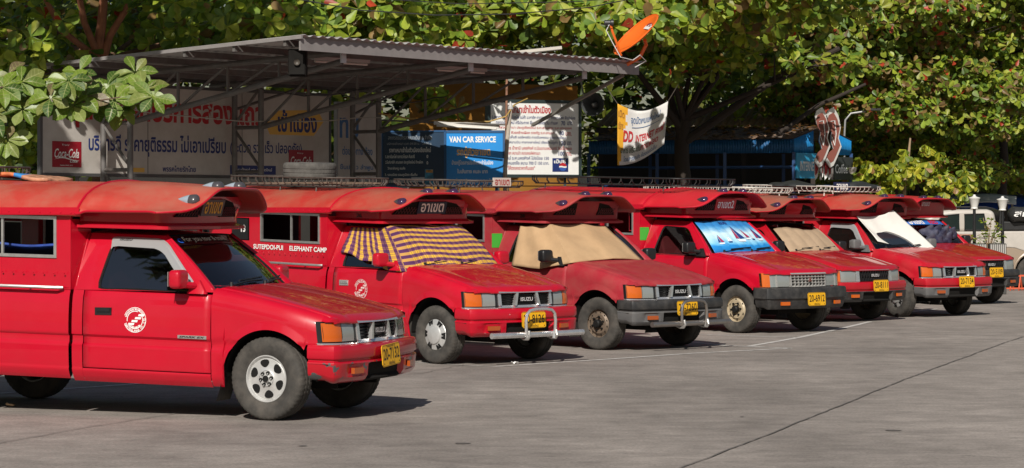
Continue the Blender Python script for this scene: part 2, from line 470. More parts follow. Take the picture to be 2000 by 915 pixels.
def m_rim(kind, R):
    m = MB(); r = (.545 if kind == 'alloy6' else .60)*R; y = -.075                   # outer face towards -y
    m.lathe([(r, .09), (r*.93, .08), (r*.90, -.02), (r*.93, y+.012), (r*1.0, y), (r*1.035, y-.004), (r*1.03, y-.012), (r*.985, y-.012), (r*.94, y+.0), (r*.90, y+.03)], n=48)
    if kind == 'alloy6':
        m.lathe([(r*.38, y+.01), (r*.34, y-.008), (r*.17, y-.010), (r*.16, y-.018), (0, y-.02)], n=36)
        m.lathe([(r*.94, y+.016), (r*.88, y+.006), (r*.60, y+.004), (r*.40, y-.002), (r*.36, y-.006)], n=48)
        for i in range(6):
            t = 2*math.pi*(i+.5)/6; c, s = math.cos(t), math.sin(t); ov = []
            for j in range(14):
                th = 2*math.pi*j/14; ov.append((r*(.675+.175*math.cos(th)), r*(.215+.07*math.cos(th))*math.sin(th)))
            m.prism(ov, lambda a, b, h, c=c, s=s: (a*c-b*s, y-.001+h, a*s+b*c), .02, mi=1)
            tn = 2*math.pi*i/6; m.lathe([(.012, y-.03), (.016, y-.012), (.016, y+.03)], (math.cos(tn)*r*.27, .004, math.sin(tn)*r*.27), n=8, mi=1)
        m.lathe([(r*.15, y-.012), (r*.14, y-.026), (0, y-.028)], n=16, mi=1)
        m.lathe([(r*.92, y+.07), (0, y+.07)], n=32, mi=1)
    elif kind == 'slots':
        m.lathe([(r*.92, y+.012), (r*.86, y-.002), (r*.56, y-.016), (r*.52, y-.03), (r*.40, y-.038), (0, y-.040)], n=36)
        for i in range(6):
            t = 2*math.pi*i/6; c, s = math.cos(t), math.sin(t)
            for w0 in (-.12, .06):
                m.prism([(.60*r, (w0-.02)*r), (.85*r, (w0-.07)*r), (.85*r, (w0+.15)*r), (.60*r, (w0+.08)*r)], lambda a, b, h, c=c, s=s: (a*c-b*s, y-.016+.014*(a/r-.58)/.26-.003+h, a*s+b*c), .02, mi=1)
    else:                                            # pressed steel
        m.lathe([(r*.90, y+.03), (r*.80, y+.035), (r*.70, y+.02), (r*.62, y+.005), (r*.42, y+.004), (r*.36, y+.02), (r*.26, y+.02), (r*.25, y-.03), (r*.20, y-.045), (0, y-.045)], n=40)
        m.lathe([(r*.265, y+.018), (r*.262, y-.034), (r*.20, y-.05), (0, y-.052)], n=16, mi=1)
        nh = 12 if kind == 'steel12' else 6
        for i in range(nh):
            t = 2*math.pi*i/nh; q = (.71 if nh == 12 else .66)*r; hr = .05*r if nh == 12 else .085*r
            m.lathe([(hr, y+.006), (0, y+.006)], (math.cos(t)*q, .004, math.sin(t)*q), n=8, mi=1)
        for i in range(6):
            t = 2*math.pi*(i+.5)/6; m.lathe([(.008, y-.022), (.014, y-.012), (.014, y+.03)], (math.cos(t)*r*.44, .0, math.sin(t)*r*.44), n=6, mi=1)
    return m
def m_mudflap():
    m = MB(); m.grid(lambda a, b: X(-.400-.055*b*0-.05*(1-b)+.03*math.sin(b*3), lerp(.56, .815, a), lerp(.16, .56, b)), 4, 8); return m
def m_mirror():
    m = MB()
    def fn(a, b):
        t = a*2*math.pi; ph = (b-.5)*math.pi; c = math.cos(ph)
        sx = lambda q: math.copysign(abs(q)**.45, q)
        return X(-.725+.055*sx(math.sin(ph)), .945+.092*sx(math.cos(t))*sx(c), 1.155+.078*sx(math.sin(t))*sx(c))
    m.grid(fn, 28, 14, cu=True)
    m.prism([(-.08, 0), (.10, 0), (.015, .11), (-.03, .11)], lambda x, y, t: X(-.63+x, side_v(1.03+y)+.006+t, 1.035+y), .03)
    m.tube([X(-.65, .81, 1.10), X(-.70, .90, 1.11)], .028, 8); return m
def m_mirror_glass():
    m = MB(); m.prism([(-.075, -.06), (.075, -.06), (.075, .06), (-.075, .06)], lambda x, y, t: X(-.783-t, .945+x, 1.155+y), .004); return m
def m_handle():
    m = MB(); m.box(X(-1.49, .834, .862), (.155, .014, .062)); m.box(X(-1.485, .844, .872), (.125, .012, .026)); return m
def m_rainguard():
    m = MB(); i = ring(INN, 14, .06); o = ring([(-.60, 1.055), (-1.02, 1.475), (-1.53, 1.483), (-1.60, 1.40)], 14, .06)
    idx = list(range(2, 14+14+2))
    def fn(a, b):
        j = idx[int(round(a*(len(idx)-1)))]; p = i[j]; q = o[j]; w = p.lerp(q, b); d = (p-q).normalized()*.025
        if b < .01: w = p+d
        return X(w.x, side_v(w.y)+.022*math.sin(min(1, (1-b)*1.3+.25)*math.pi*.62), w.y)
    m.grid(fn, len(idx)-1, 5); return m
def m_wiper(side):
    m = MB()
    for v0, v1 in (((.50, -.06),) if side > 0 else ((-.02, -.56),)):
        a = Vector(X(*ws((v0/.665+1)/2, .03)))+Vector((.03, 0, .02)); c = Vector(X(*ws((v1/.665+1)/2, .10)))+Vector((.02, 0, .018))
        mid = a.lerp(c, .5)+Vector((.012, 0, .016)); m.tube([a, mid, c], .009, 5); m.tube([a.lerp(c, .25)+Vector((-.0, 0, .03)), c+Vector((-.01, 0, .025))], .008, 5); m.lathe([(.02, -.02), (.016, .03), (0, .032)], tuple(a), 'z', 8)
    return m
# ---- passenger box and roof
SEC = [(0, 1.938), (.15, 1.934), (.30, 1.922), (.45, 1.897), (.58, 1.86), (.68, 1.815), (.76, 1.76), (.815, 1.71), (.845, 1.675), (.858, 1.652)]
def m_bedroof():
    m = MB(); n = len(SEC)-1
    def fn(a, b):
        s = b*2-1; q = abs(s)*n; i = min(n-1, int(q)); t = q-i; v = lerp(SEC[i][0], SEC[i+1][0], t); z = lerp(SEC[i][1], SEC[i+1][1], t)
        return X(lerp(-4.42, -1.70, a), math.copysign(v, s), z)
    m.grid(fn, 16, 2*n); return m
def m_eave():
    m = MB()
    m.box(X(-3.06, .862, 1.665), (2.71, .008, .055)); m.box(X(-3.06, .85, 1.637), (2.71, .03, .014))
    return m
def m_rivets():
    m = MB()
    def dome(u, v, z, nv):
        m.lathe([(.009, 0), (.006, .005*nv), (0, .006*nv)], X(u, v, z), 'y', 6)
    for i in range(26): dome(-1.78-.1*i, .866, 1.675, -1)
    for i in range(24): dome(-1.86-.1*i, .842, 1.165, -1)
    return m
def shell_pt(a, v):
    """a 0 rear..1 front edge; v across"""
    q = abs(v); uf = -.635-.085*(q/.86)**2-.26*(q/.86)**7; u = lerp(-1.735, uf, a)
    top = 1.95-.035*a; ev = 1.700+.012*a
    s = sst(lerp(.36, .30, a), .80, q); z = lerp(top, ev, s)-.018*(1-s)*(q/.4)**2*.6
    z -= .010*max(0, (q-.80)/.06)
    tq = sst(.70, .83, q); tb = lerp(sst(.02, .95, a), sst(.015, .13, a), tq); z = lerp(interp(SEC, q*.998)+.014, z, tb)
    if a > .93: z -= .010*((a-.93)/.07)
    return X(u, v*1.008, z)
def m_shell():
    m = MB(); m.grid(lambda a, b: shell_pt(a, lerp(-.86, .86, b)), 26, 48); return m
def m_shelllip():
    m = MB(); m.tube([shell_pt(1, lerp(-.86, .86, i/48)) for i in range(49)], .009, 6)
    m.tube([shell_pt(i/20, .86) for i in range(21)], .010, 6); m.tube([shell_pt(i/20, -.86) for i in range(21)], .010, 6)
    m.tube([shell_pt(0, lerp(-.86, .86, i/32)) for i in range(33)], .012, 6); return m
def hdr_path(off=0.):
    P = []
    for i in range(41):
        s = i/40*2-1; a = abs(s)
        if a < .45:
            v = s/.45*(.60+off); u = -.955+off-.04*(v/.6)**2
        elif a < .6:
            t = (a-.45)/.15*math.pi/2; u = -1.095+.10*math.cos(t)+off; v = math.copysign(.60+.10*math.sin(t)+off, s)
        else:
            t = (a-.6)/.4; u = lerp(-1.095, -1.79, t)+off*(1-t); v = math.copysign(.70+off, s)
        P.append((u, v))
    return P
def m_header():
    m = MB(); P = hdr_path(); Q = hdr_path(.055); Q2 = hdr_path(.02)
    rows = [(Q2, 1.548), (Q, 1.553), (Q, 1.578), (Q2, 1.59), (P, 1.605), (P, 1.66), (P, 1.72), (P, 1.83)]
    n = len(rows)-1
    def fn(a, b):
        path, z = rows[int(round(b*n))]; i = int(round(a*40)); u, v = path[i]
        zz = z
        if z > 1.7: zz = min(z, 1.95-.25*sst(.34, .80, abs(v))-.02); u += .06*(z-1.6)/.2*(1 if abs(v) < .62 else 0)
        return X(u, v, zz)
    m.grid(fn, 40, n)
    m.grid(lambda a, b: X(lerp(-1.79, -1.0, a), lerp(-.68, .68, b), 1.560), 4, 4)
    return m
def hdr_u(v, z): return -.955-.04*(v/.6)**2+.06*max(0, z-1.6)/.2
def m_vents():
    m = MB()
    for s in (1,):
        m.prism([(.20, 1.655), (.55, 1.655), (.50, 1.72), (.40, 1.78), (.20, 1.81)], lambda x, y, t, s=s: X(hdr_u(x, y)+.004-t, s*x, y), .02)
    return m
def m_ventbars():
    m = MB()
    for s in (1,):
        for i in range(7):
            v = .24+.042*i; z1 = min(1.78, 1.78-.04*max(0, (v-.22)/.22)-.03*(v > .44))
            for d in (-.03, .03): m.bar(X(hdr_u(v, 1.66)+.006, s*(v-d), 1.665), X(hdr_u(v, 1.75)+.008, s*(v+d), 1.74), .006)
    return m
def m_marker():
    m = MB()
    def fn(a, b):
        t = a*2*math.pi; x = b; r = .042*math.sqrt(max(0, 1-(1-x)**2)) if x > .0 else 0
        r = .044*math.sin(min(1, x*1.25)*math.pi*.5) if x < .8 else .044*math.cos((x-.8)/.2*math.pi/2)**.6
        return (-.09+.17*x, r*math.cos(t)*1.05, .85*max(-.01, r*math.sin(t)))
    m.grid(fn, 14, 12, cu=True, mfn=lambda a, b: 1 if b > .55 else 0); return m
def m_boxside(w0=-3.05, w1=-1.95):
    m = MB(); v = .806; rows = lambda u0, u1, z0, z1: m.box(X((u0+u1)/2, v, (z0+z1)/2), (u1-u0, .022, z1-z0))
    def slab(u0, u1, z0, z1):
        m.prism([(u0, z0), (u1, z0), (u1, z1), (u0, z1)], lambda x, y, t: X(x, v-t, y), .022)
    slab(-4.05, -1.815, 1.03, 1.29); slab(w1, -1.815, 1.29, 1.65); slab(-3.27, w0, 1.29, 1.65); slab(-4.05, -3.62, 1.29, 1.65); slab(-3.62, -3.27, 1.56, 1.65); slab(w0, w1, 1.635, 1.65)
    # lapped lower sheet
    m.prism([(-4.05, 1.045), (-1.815, 1.045), (-1.815, 1.175), (-4.05, 1.175)], lambda x, y, t: X(x, v+.006-t, y), .006)
    # return at the front of the box
    m.prism([(1.03, 0), (1.62, 0), (1.62, 1), (1.03, 1)], lambda z, b, t: X(lerp(-1.818, -1.765, b)-t, lerp(.81, .56, b), z), .015)
    return m
def m_winframe(w0=-3.05, w1=-1.95, z0=1.29, z1=1.64):
    m = MB(); t = .026
    for a, b, c, d in ((w0, w1, z0, z0+t), (w0, w1, z1-t, z1), (w0, w0+t, z0+t, z1-t), (w1-t, w1, z0+t, z1-t)):
        m.prism([(a, c), (b, c), (b, d), (a, d)], lambda x, y, q: X(x, .818-q, y), .03)
    return m
def m_numbox():
    m = MB(); m.prism([(-3.60, 1.30), (-3.29, 1.30), (-3.29, 1.55), (-3.60, 1.55)], lambda x, y, q: X(x, .812-q, y), .02); return m
def m_siderail():
    m = MB(); m.tube([X(-3.95, .83, 1.045), X(-3.90, .865, 1.045), X(-1.93, .865, 1.045), X(-1.88, .83, 1.045)], .014, 8); 
    for u in (-3.4, -2.7, -2.2): m.tube([X(u, .80, 1.045), X(u, .865, 1.045)], .009, 6)
    return m
def m_bench():
    m = MB()
    m.box(X(-3.0, .55, .95), (2.3, .36, .09)); m.box(X(-3.0, .735, 1.09), (2.3, .04, .24)); return m
def m_rear():
    m = MB()
    m.box(X(-4.28, .78, 1.16), (.05, .05, 1.05)); return m
def m_rack(u0, u1, vw, h, z0, r=.010, sp=.085, lean=.05):
    m = MB()
    def ringp(off, z, n=14):
        P = []; c = .18
        for cx, cy, t0 in ((u1-c, vw-c, 0), (u0+c, vw-c, 90), (u0+c, -vw+c, 180), (u1-c, -vw+c, 270)):
            for i in range(7):
                t = R_(t0+15*i); P.append((cx+(c+off)*math.cos(t), cy+(c+off)*math.sin(t), z))
        return P
    lo = ringp(0, z0); hi = ringp(lean, z0+h)
    m.tube([X(*p) for p in lo], r, 6, closed=True); m.tube([X(*p) for p in hi], r, 6, closed=True)
    # hoops between the rings, spaced along the outline
    k = len(lo); acc = 0
    for i in range(k):
        a, b = Vector(lo[i]), Vector(lo[(i+1) % k]); c, d = Vector(hi[i]), Vector(hi[(i+1) % k]); L = (b-a).length; n = max(1, round(L/sp))
        for j in range(n):
            p = a.lerp(b, j/n); q = c.lerp(d, j/n); o = (q-p); o.z = 0; mid = p.lerp(q, .5)+o*.55
            m.tube([X(*p), X(*mid), X(*q)], r*.62, 5, caps=False)
    for i in range(int((u1-u0)/.3)):
        u = u0+.15+.3*i; m.tube([X(u, -vw, z0), X(u, vw, z0)], r*.8, 5)
    for u in (u0+.3, (u0+u1)/2, u1-.3):
        for s in (1, -1): m.tube([X(u, s*(vw-.02), z0), X(u, s*(vw-.01), z0-.075)], r, 5)
    return m
def m_rackslats(u0, u1, vw, z0):
    return [MB().box(X((u0+u1)/2, -vw+.10+(2*vw-.2)*i/5, z0+.016+.004*(i % 2)), (u1-u0-.2, .085, .018)) for i in range(6)]
def m_plate():
    m = MB(); c = .02; w, h = .185, .090
    poly = [(-w+c, -h), (w-c, -h), (w, -h+c), (w, h-c), (w-c, h), (-w+c, h), (-w, h-c), (-w, -h+c)]
    m.prism(poly, lambda x, y, t: (.0-t, x, y), .006); return m
def plate_lettering(num, top=None):
    m = MB(); fn = lambda x, z: (.0022, x, z)
    text_into(m, num, -.160, -.036, .32, .095, fn, bold=.012)
    if top: text_into(m, top, -.09, .066, .18, .016, fn, bold=.01)
    text_into(m, 'เชียงใหม่', -.06, -.078, .12, .030, fn, bold=.01)
    for s in (-1, 1): m.lathe([(.007, .0022), (0, .0022)], (0, s*.155, -.066), 'x', 8)
    for z0, z1, y0, y1 in ((-.086, -.083, -.18, .18), (.083, .086, -.18, .18), (-.083, .083, -.181, -.178), (-.083, .083, .178, .181)):
        m.quad(fn(y0, z0), fn(y1, z0), fn(y1, z1), fn(y0, z1))
    return m
def m_bullbar():
    m = MB(); z = .375; m.tube([X(.835, -.71, z), X(.855, -.3, z), X(.855, .3, z), X(.835, .71, z)], .032, 14)
    hoop = [(.20, z-.05), (.225, z+.05), (.23, z+.15), (.215, z+.225), (.17, z+.265), (.08, z+.28)]
    pts = [(v, q) for v, q in hoop]+[(-v, q) for v, q in reversed(hoop)]
    m.tube([X(.88+.01*(q-z), v, q) for v, q in pts], .018, 10); return m
def m_bullclamp():
    m = MB()
    for s in (1,):
        m.tube([X(.76, s*.205, .35), X(.84, s*.215, .325), X(.90, s*.215, .33), X(.925, s*.212, .365), X(.91, s*.212, .42)], .015, 7)
    return m
def m_lampglass(v0, v1, z0=.678, z1=.842): return patch(v0, v1, z0, z1, .002, .05, 8, rnd_=1)
def m_bsignal():
    return patch(.475, .615, .425, .472, .105, .03, 4, lean=0)
# ---- materials of the trucks
def paint(name, col, dust=.0, rough=.36, coat=.75):
    return mat(name, col, rough, 0, coat, var=.04, vscale=3., dirt=(.30, .13, .10), dirt_amt=dust, dscale=4., spec=.22, bump=.10, bscale=2.2)
M_RED1 = paint('red_paint_glossy', (.46, .0022, .018), .03)
M_RED2 = paint('red_paint_bright', (.48, .0026, .018), .06)
M_RED3 = paint('red_paint_chalky', (.34, .022, .034), .30, rough=.50, coat=.15)
M_RED4 = paint('red_paint_clean', (.47, .0026, .019), .03)
M_RED5 = paint('red_paint_deep', (.41, .004, .014), .08)
M_RED6 = paint('red_paint_pinkish', (.43, .008, .020), .14, rough=.40, coat=.4)
def roofpaint(name, c, d, amt): return mat(name, c, .52, 0, .12, var=.06, vscale=2.2, dirt=d, dirt_amt=amt, dscale=1.6, bump=.05, bscale=9)
M_ROOF1 = roofpaint('sunbleached_roof_paint', (.43, .040, .026), (.36, .12, .075), 1.)
M_ROOF2 = roofpaint('rust_red_roof_paint', (.42, .030, .022), (.33, .10, .055), 1.)
M_ROOF3 = roofpaint('dull_red_roof_paint', (.38, .030, .026), (.30, .10, .07), .7)
M_ROOF4 = roofpaint('bright_red_roof_paint', (.48, .008, .018), (.40, .08, .06), .2)
M_ROOF5 = roofpaint('brownish_roof_paint', (.33, .055, .035), (.26, .13, .08), .8)
M_CHROME = mat('chrome', (.80, .80, .80), .20, .78, dirt=(.32, .29, .27), dirt_amt=.35, dscale=14)
M_ALU = mat('aluminium', (.55, .54, .52), .38, .8, var=.1, vscale=20)
M_BLKPL = mat('black_plastic', (.012, .012, .013), .42, var=.2, vscale=12)
M_RUBBER = mat('black_rubber', (.008, .008, .008), .7, spec=.15)
M_TYRE = mat('tyre_rubber', (.050, .047, .043), .82, var=.3, vscale=9, dirt=(.13, .115, .10), dirt_amt=.65, dscale=6, bump=.25, bscale=90, spec=.25)
M_DARK = mat('underbody_black', (.012, .011, .010), .85, spec=.2)
M_DASH = mat('dashboard_grey', (.13, .13, .135), .7)
M_SEAT = mat('seat_cloth', (.035, .030, .034), .9, bump=.2)
M_SEATR = mat('seat_cloth_maroon', (.34, .05, .06), .9, bump=.2)
M_AMBER = mat('amber_lens', (.55, .105, .006), .12, coat=1, bump=.15, bscale=160)
M_AMBERD = mat('dull_amber_lens', (.36, .075, .015), .2, coat=.6)
M_LENS = mat('headlight_lens', (.34, .36, .35), .10, .35, coat=1, bump=.12, bscale=90)
M_PLATE = mat('yellow_plate', (.80, .42, .008), .45, var=.06, vscale=20, dirt=(.35, .2, .03), dirt_amt=.25, dscale=18)
M_INK = mat('black_lettering', (.012, .011, .010), .5)
M_WHITE = mat('white_lettering', (.78, .77, .75), .5)
M_WHITEW = mat('worn_white_lettering', (.74, .62, .60), .6, dirt=(.45, .02, .03), dirt_amt=.8, dscale=30)
M_YEL = mat('yellow_lettering', (.78, .42, .02), .5)
M_NAVY = mat('navy_board', (.010, .016, .045), .4)
M_MARK0 = mat('marker_lamp_housing', (.06, .055, .06), .3, coat=.5)
M_MARK1 = mat('marker_lamp_lens', (.045, .018, .055), .12, coat=1)
M_MARKG = mat('marker_lamp_grey', (.30, .36, .42), .25, coat=.6)
M_RIM_A = mat('silver_alloy', (.66, .66, .65), .36, .5, var=.06, vscale=14, dirt=(.2, .17, .14), dirt_amt=.3, dscale=12)
M_RIM_B = mat('brown_steel', (.20, .15, .11), .5, .35, var=.1, dirt=(.12, .10, .08), dirt_amt=.6, dscale=8)
M_RIM_C = mat('beige_steel', (.45, .37, .25), .5, .1, var=.1, dirt=(.2, .15, .1), dirt_amt=.5, dscale=8)
M_HUB = mat('dark_hub', (.012, .012, .012), .5, .0, spec=.2)
M_GREY = mat('grey_bumper_plastic', (.115, .115, .118), .55, var=.15, vscale=6, dirt=(.2, .18, .16), dirt_amt=.35, dscale=5)
M_BLKB = mat('faded_black_bumper', (.022, .022, .023), .45, var=.25, vscale=5, dirt=(.12, .11, .10), dirt_amt=.4, dscale=7)
M_FLAP = mat('mud_flap_rubber', (.03, .028, .026), .8, dirt=(.17, .145, .12), dirt_amt=.7, dscale=5)
M_BENCH = mat('bench_vinyl', (.03, .035, .05), .6)
M_RACKB = mat('black_rack_tube', (.014, .014, .014), .45)
M_RACKG = mat('rusty_grey_rack_wire', (.085, .070, .060), .6, .3, var=.3, vscale=15)
M_RACKW = mat('pale_rack_wire', (.55, .53, .48), .5, .2, var=.2, vscale=15)
M_SLAT = mat('weathered_wood', (.17, .12, .085), .85, var=.3, vscale=10, stretch=(1, 12, 4))
G_CLEAR = glass('windshield_glass', (.85, .90, .94), ior=2.0); G_TINT = glass('tinted_glass', (.14, .17, .18), ior=2.5); G_DARK = glass('dark_box_glass', (.10, .11, .12))
# scraped bumper of the nearest truck: paint worn through to grey plastic
def scraped():
    m = mat('scraped_red_bumper', (.46, .006, .014), .34, 0, .7).copy(); m.name = 'scraped_red_bumper'; N = m.node_tree.nodes; L = m.node_tree.links; b = N['Principled BSDF']
    tc = N.new('ShaderNodeTexCoord'); n = N.new('ShaderNodeTexNoise'); n.inputs['Scale'].default_value = 7.5; n.inputs['Detail'].default_value = 7
    mp = N.new('ShaderNodeMapping'); mp.inputs['Scale'].default_value = (.8, 1.4, 1); mp.inputs['Location'].default_value = (.35, .8, .2)
    L.new(tc.outputs['Object'], mp.inputs[0]); L.new(mp.outputs[0], n.inputs[0])
    r = N.new('ShaderNodeMapRange'); r.inputs[1].default_value = .585; r.inputs[2].default_value = .60; L.new(n.outputs[0], r.inputs[0])
    x = N.new('ShaderNodeMix'); x.data_type = 'RGBA'; x.inputs[6].default_value = (.44, .003, .014, 1); x.inputs[7].default_value = (.075, .078, .08, 1)
    L.new(r.outputs[0], x.inputs[0]); L.new(x.outputs[2], b.inputs['Base Color']); return m
M_SCRAPE = scraped()
def rounded(v, p): return math.copysign(abs(v)**p, v)
def make_truck(c):
    t = empty('pickup_taxi', (c['x'], c['y'], 0), -R_(c['a'])); tag(t, c['label'], 'truck', 'red pick-up taxis parked in a row')
    P, RF = c['paint'], c['roof']; k = c.get('grille', 'isuzu')
    def part(name, key, fn, m, par=t, **kw): return obj(name, shared(key, fn), m, par, **kw)
    solid(part('cab', 'cab', m_cabshell, P), .012, -1)
    solid(part('hood', 'hood', m_hood, c.get('hood', P)), .014, -1)
    for s in (1, -1):
        S = (1, s, 1)
        part('fender', 'fender', m_fender, P, scale=S); part('sill', 'sill', m_sill, P, scale=S); part('cab_corner', 'quarter', m_quarter, P, scale=S)
        d = solid(part('door', 'door', m_doorskin, P, scale=S), .012, -1)
        part('window_frame', 'sframe', m_sideframe, P, d); part('window_seal', 'seal', m_windowseal, M_RUBBER, d); part('window_glass', 'sglass', m_sideglass, c.get('sideglass', G_TINT) if s > 0 else G_CLEAR, d)
        part('handle', 'handle', m_handle, c.get('handle', M_BLKPL), d); part('mirror', 'mirror', m_mirror, c.get('mirror', M_BLKPL), d); part('mirror_glass', 'mirglass', m_mirror_glass, M_CHROME, d)
        if c.get('guard'): part('rain_guard', 'guard', m_rainguard, c['guard'], d)
        if s == 1: c['near_door'] = d
        part('mud_flap', 'flap', m_mudflap, M_FLAP, scale=S)
        part('bed_side', 'bedside', m_bedside, P, scale=S)
        bx = part('box_side', 'boxside', m_boxside, P, scale=S)
        part('window_frame', 'winframe', m_winframe, M_ALU, bx); part('side_rail', 'siderail', m_siderail, M_ALU, bx)
        part('number_board', 'numbox', m_numbox, mat('black_number_board', (.010, .010, .011), .3), bx)
        if s < 0: part('window_dark_sheet', 'boxpane', lambda: MB().box(X(-2.5, .80, 1.465), (1.06, .008, .31)), mat('shade_dark_sheet', (.018, .018, .02), .7), bx)  # far window: added opaque dark sheet, makes the box look dark inside
        else: part('window_divider', 'boxdiv', lambda: MB().box(X(-2.48, .80, 1.465), (.022, .02, .31)), M_ALU, bx)
        if s == 1: part('rivets', 'rivets', m_rivets, P, bx, kind='stuff'); c['near_box'] = bx
        if k == 'mitsu':
            part('turn_lamp', 'turnm', lambda: patch(.715, .80, .665, .85, .004, .05, 4), M_AMBER, scale=S)
            part('lamp_trim', 'trimm', lambda: patch(.62, .712, .665, .85, .0, .05, 4), M_LENS, scale=S); part('headlight', 'headm', lambda: m_lampglass(.39, .604, .67, .846), M_LENS, scale=S)
        elif k == 'mesh':
            part('turn_lamp', 'turnk', lambda: patch(.735, .802, .665, .848, .004, .05, 4), M_AMBER, scale=S); part('headlight', 'headk', lambda: m_lampglass(.45, .732, .664, .846), M_LENS, scale=S)
        else:
            part('turn_lamp', 'turni', lambda: patch(.632, .796, .684, .834, .003, .05, 10, rnd_=1), M_AMBER, scale=S); part('headlight', 'headi', lambda: m_lampglass(.455, .622, .684, .836), M_LENS, scale=S)
        part('lamp_housing', 'lampbk', lambda: patch(.425, .800, .670, .846, -.006, .04, 12), M_BLKPL, scale=S)
        part('turn_signal', 'bsig', m_bsignal, c.get('bsig', M_AMBERD), scale=S)
    w = part('windshield', 'ws', m_windshield, G_CLEAR); part('seal', 'wsseal', m_wsseal, M_RUBBER, w); part('wiper', 'wiperr', lambda: m_wiper(1), M_BLKPL, w); part('wiper', 'wiperl', lambda: m_wiper(-1), M_BLKPL, w)
    if c.get('band'): part('sun_band', 'wsband', m_wsband, c['band'], w)
    c['windshield'] = w
    part('dashboard', 'dash', m_interior, M_DASH); part('steering_wheel', 'steer', m_steer, M_BLKPL)
    for v in (.36, -.36):
        bevel(part('seat', 'seat', m_seat, c.get('seat', M_SEAT), loc=(0, -v, 0)), .035, 3)
    part('underbody', 'under', m_underbody, M_DARK)
    bt = 'mitsu' if k == 'mitsu' else 'isuzu'
    part('bumper', 'bumper_'+bt, lambda: m_bumper(bt), c['bumper'])
    g = part('grille', 'gr_'+k, lambda: m_grille_black(k), M_BLKPL); part('chrome_trim', 'gc_'+k, lambda: m_grille_chrome(k), M_CHROME if k != 'mitsu' else mat('silver_grille_plastic', (.46, .45, .43), .35, .4, dirt=(.2, .18, .16), dirt_amt=.4, dscale=12), g)
    if k == 'mitsu': part('emblem', 'dia', m_emblem_diamonds, mat('emblem_dull_red', (.30, .12, .10), .3, .6), g)
    else:
        def lt():
            m = MB(); text_into(m, 'ISUZU', -.095, .734, .19, .042, lambda x, z: X(front_u(0)+.004, -x, z), bold=.03); return m
        part('badge_lettering', 'isz', lt, mat('satin_badge', (.62, .62, .62), .4, .3), g)
    R = c.get('R', .325)
    for u, s, st in ((0, 1, c.get('steer', 0)), (0, -1, c.get('steer', 0)), (-3.05, 1, 0), (-3.05, -1, 0)):
        wh = empty('wheel', (u, -.70*s, R), (0 if s > 0 else math.pi)-R_(st), t)
        wh.rotation_euler[1] = rnd.uniform(0, 6)
        # spin about the axle first, then steer
        wh.rotation_mode = 'YXZ'
        obj('tyre', shared('tyre%.3f' % R, lambda: m_tyre(R)), M_TYRE, wh); obj('rim', shared('rim%s%.3f' % (c['rim'], R), lambda: m_rim(c['rim'], R)), [c['rimmat'], M_HUB], wh)
    r = part('roof', 'bedroof', m_bedroof, RF); part('eave_trim', 'eave', m_eave, P, r); part('eave_trim', 'eave', m_eave, P, r, scale=(1, -1, 1)); solid(r, .014, -1)
    r = part('roof_visor', 'shell', m_shell, RF); solid(r, .014, -1); part('rolled_edge', 'shelllip', m_shelllip, P, r)
    for v in (.56, .20, -.20, -.56):
        p = Vector(shell_pt(.86, v)); q = Vector(shell_pt(.86, v+.02)); roll = math.atan2(q.z-p.z, -(q.y-p.y)) if False else math.atan2(p.z-q.z, p.y-q.y)
        obj('marker_light', shared('marker', m_marker), c.get('marks', [M_MARK0, M_MARK1]), r, loc=p, rot=(roll, R_(3), 0), scale=(1.25, 1.25, 1.25))
    h = part('header', 'header', m_header, P)
    for s in (1, -1):
        if c.get('vents', True): part('vent', 'vents', m_vents, M_DARK, h, scale=(1, s, 1)); part('vent_lattice', 'ventbars', m_ventbars, mat('maroon_bars', (.10, .012, .015), .5), h, scale=(1, s, 1), kind='stuff')
        part('rear_post', 'rear', m_rear, P, scale=(1, s, 1)); part('bench', 'bench', m_bench, M_BENCH, scale=(1, s, 1))
    part('tailgate', 'tailg', lambda: MB().box(X(-4.27, 0, .78), (.04, 1.45, .50)), P); part('bulkhead', 'bulk', lambda: MB().box(X(-1.86, 0, .80), (.03, 1.56, .5)), P); part('rear_dark_sheet', 'rdark', lambda: MB().box(X(-4.24, 0, 1.30), (.02, 1.5, .66)), mat('shade_black_sheet', (.012, .012, .014), .8)); part('rear_step', 'rstep', lambda: MB().box(X(-4.42, 0, .45), (.28, 1.2, .03)), M_DARK); part('bed_floor', 'bfl', lambda: MB().box(X(-3.0, 0, .56), (2.4, 1.5, .03)), M_DARK)  # black sheet added across the rear opening to keep the box interior dark
    # number plate
    pv, pz, pu = c.get('plate_pos', (0, .50, .775)); pl = obj('license_plate', shared('plate', m_plate), M_PLATE, t, loc=X(pu, pv, pz), rot=(R_(c.get('plate_roll', 0)), R_(-4), 0))
    obj('lettering', plate_lettering(c['num'], c.get('plate_top')).mesh('plate_lettering', 0), M_INK, pl)
    # header sign board
    if c.get('sign'):
        tx, bm_, lm_, (w_, h_) = c['sign']; z0 = c.get('sign_z', 1.665)
        sg = MB(); u0 = hdr_u(0, z0)+.016; f = lambda x, z, e=0.: X(u0+.3*(z-z0)+e, -x, z)
        sg.prism([(-w_/2, z0), (w_/2, z0), (w_/2, z0+h_), (-w_/2, z0+h_)], lambda x, y, q: f(x, y, -q), .015)
        so = obj('sign_board', sg, bm_, t); lm = MB(); text_into(lm, tx, -w_*.40, z0+h_*.14, w_*.8, h_*.72, lambda x, z: f(x, z, .004), bold=.02); obj('lettering', lm.mesh('sl', 0), lm_, so)
    if c.get('rack'):
        a = c['rack']; rk = obj('roof_rack', m_rack(*a[:5], sp=a[6] if len(a) > 6 else .085), a[5], t)
        if c.get('slats'):
            for s_ in m_rackslats(a[0], a[1], a[2], a[4]): obj('slat', s_, M_SLAT, rk)
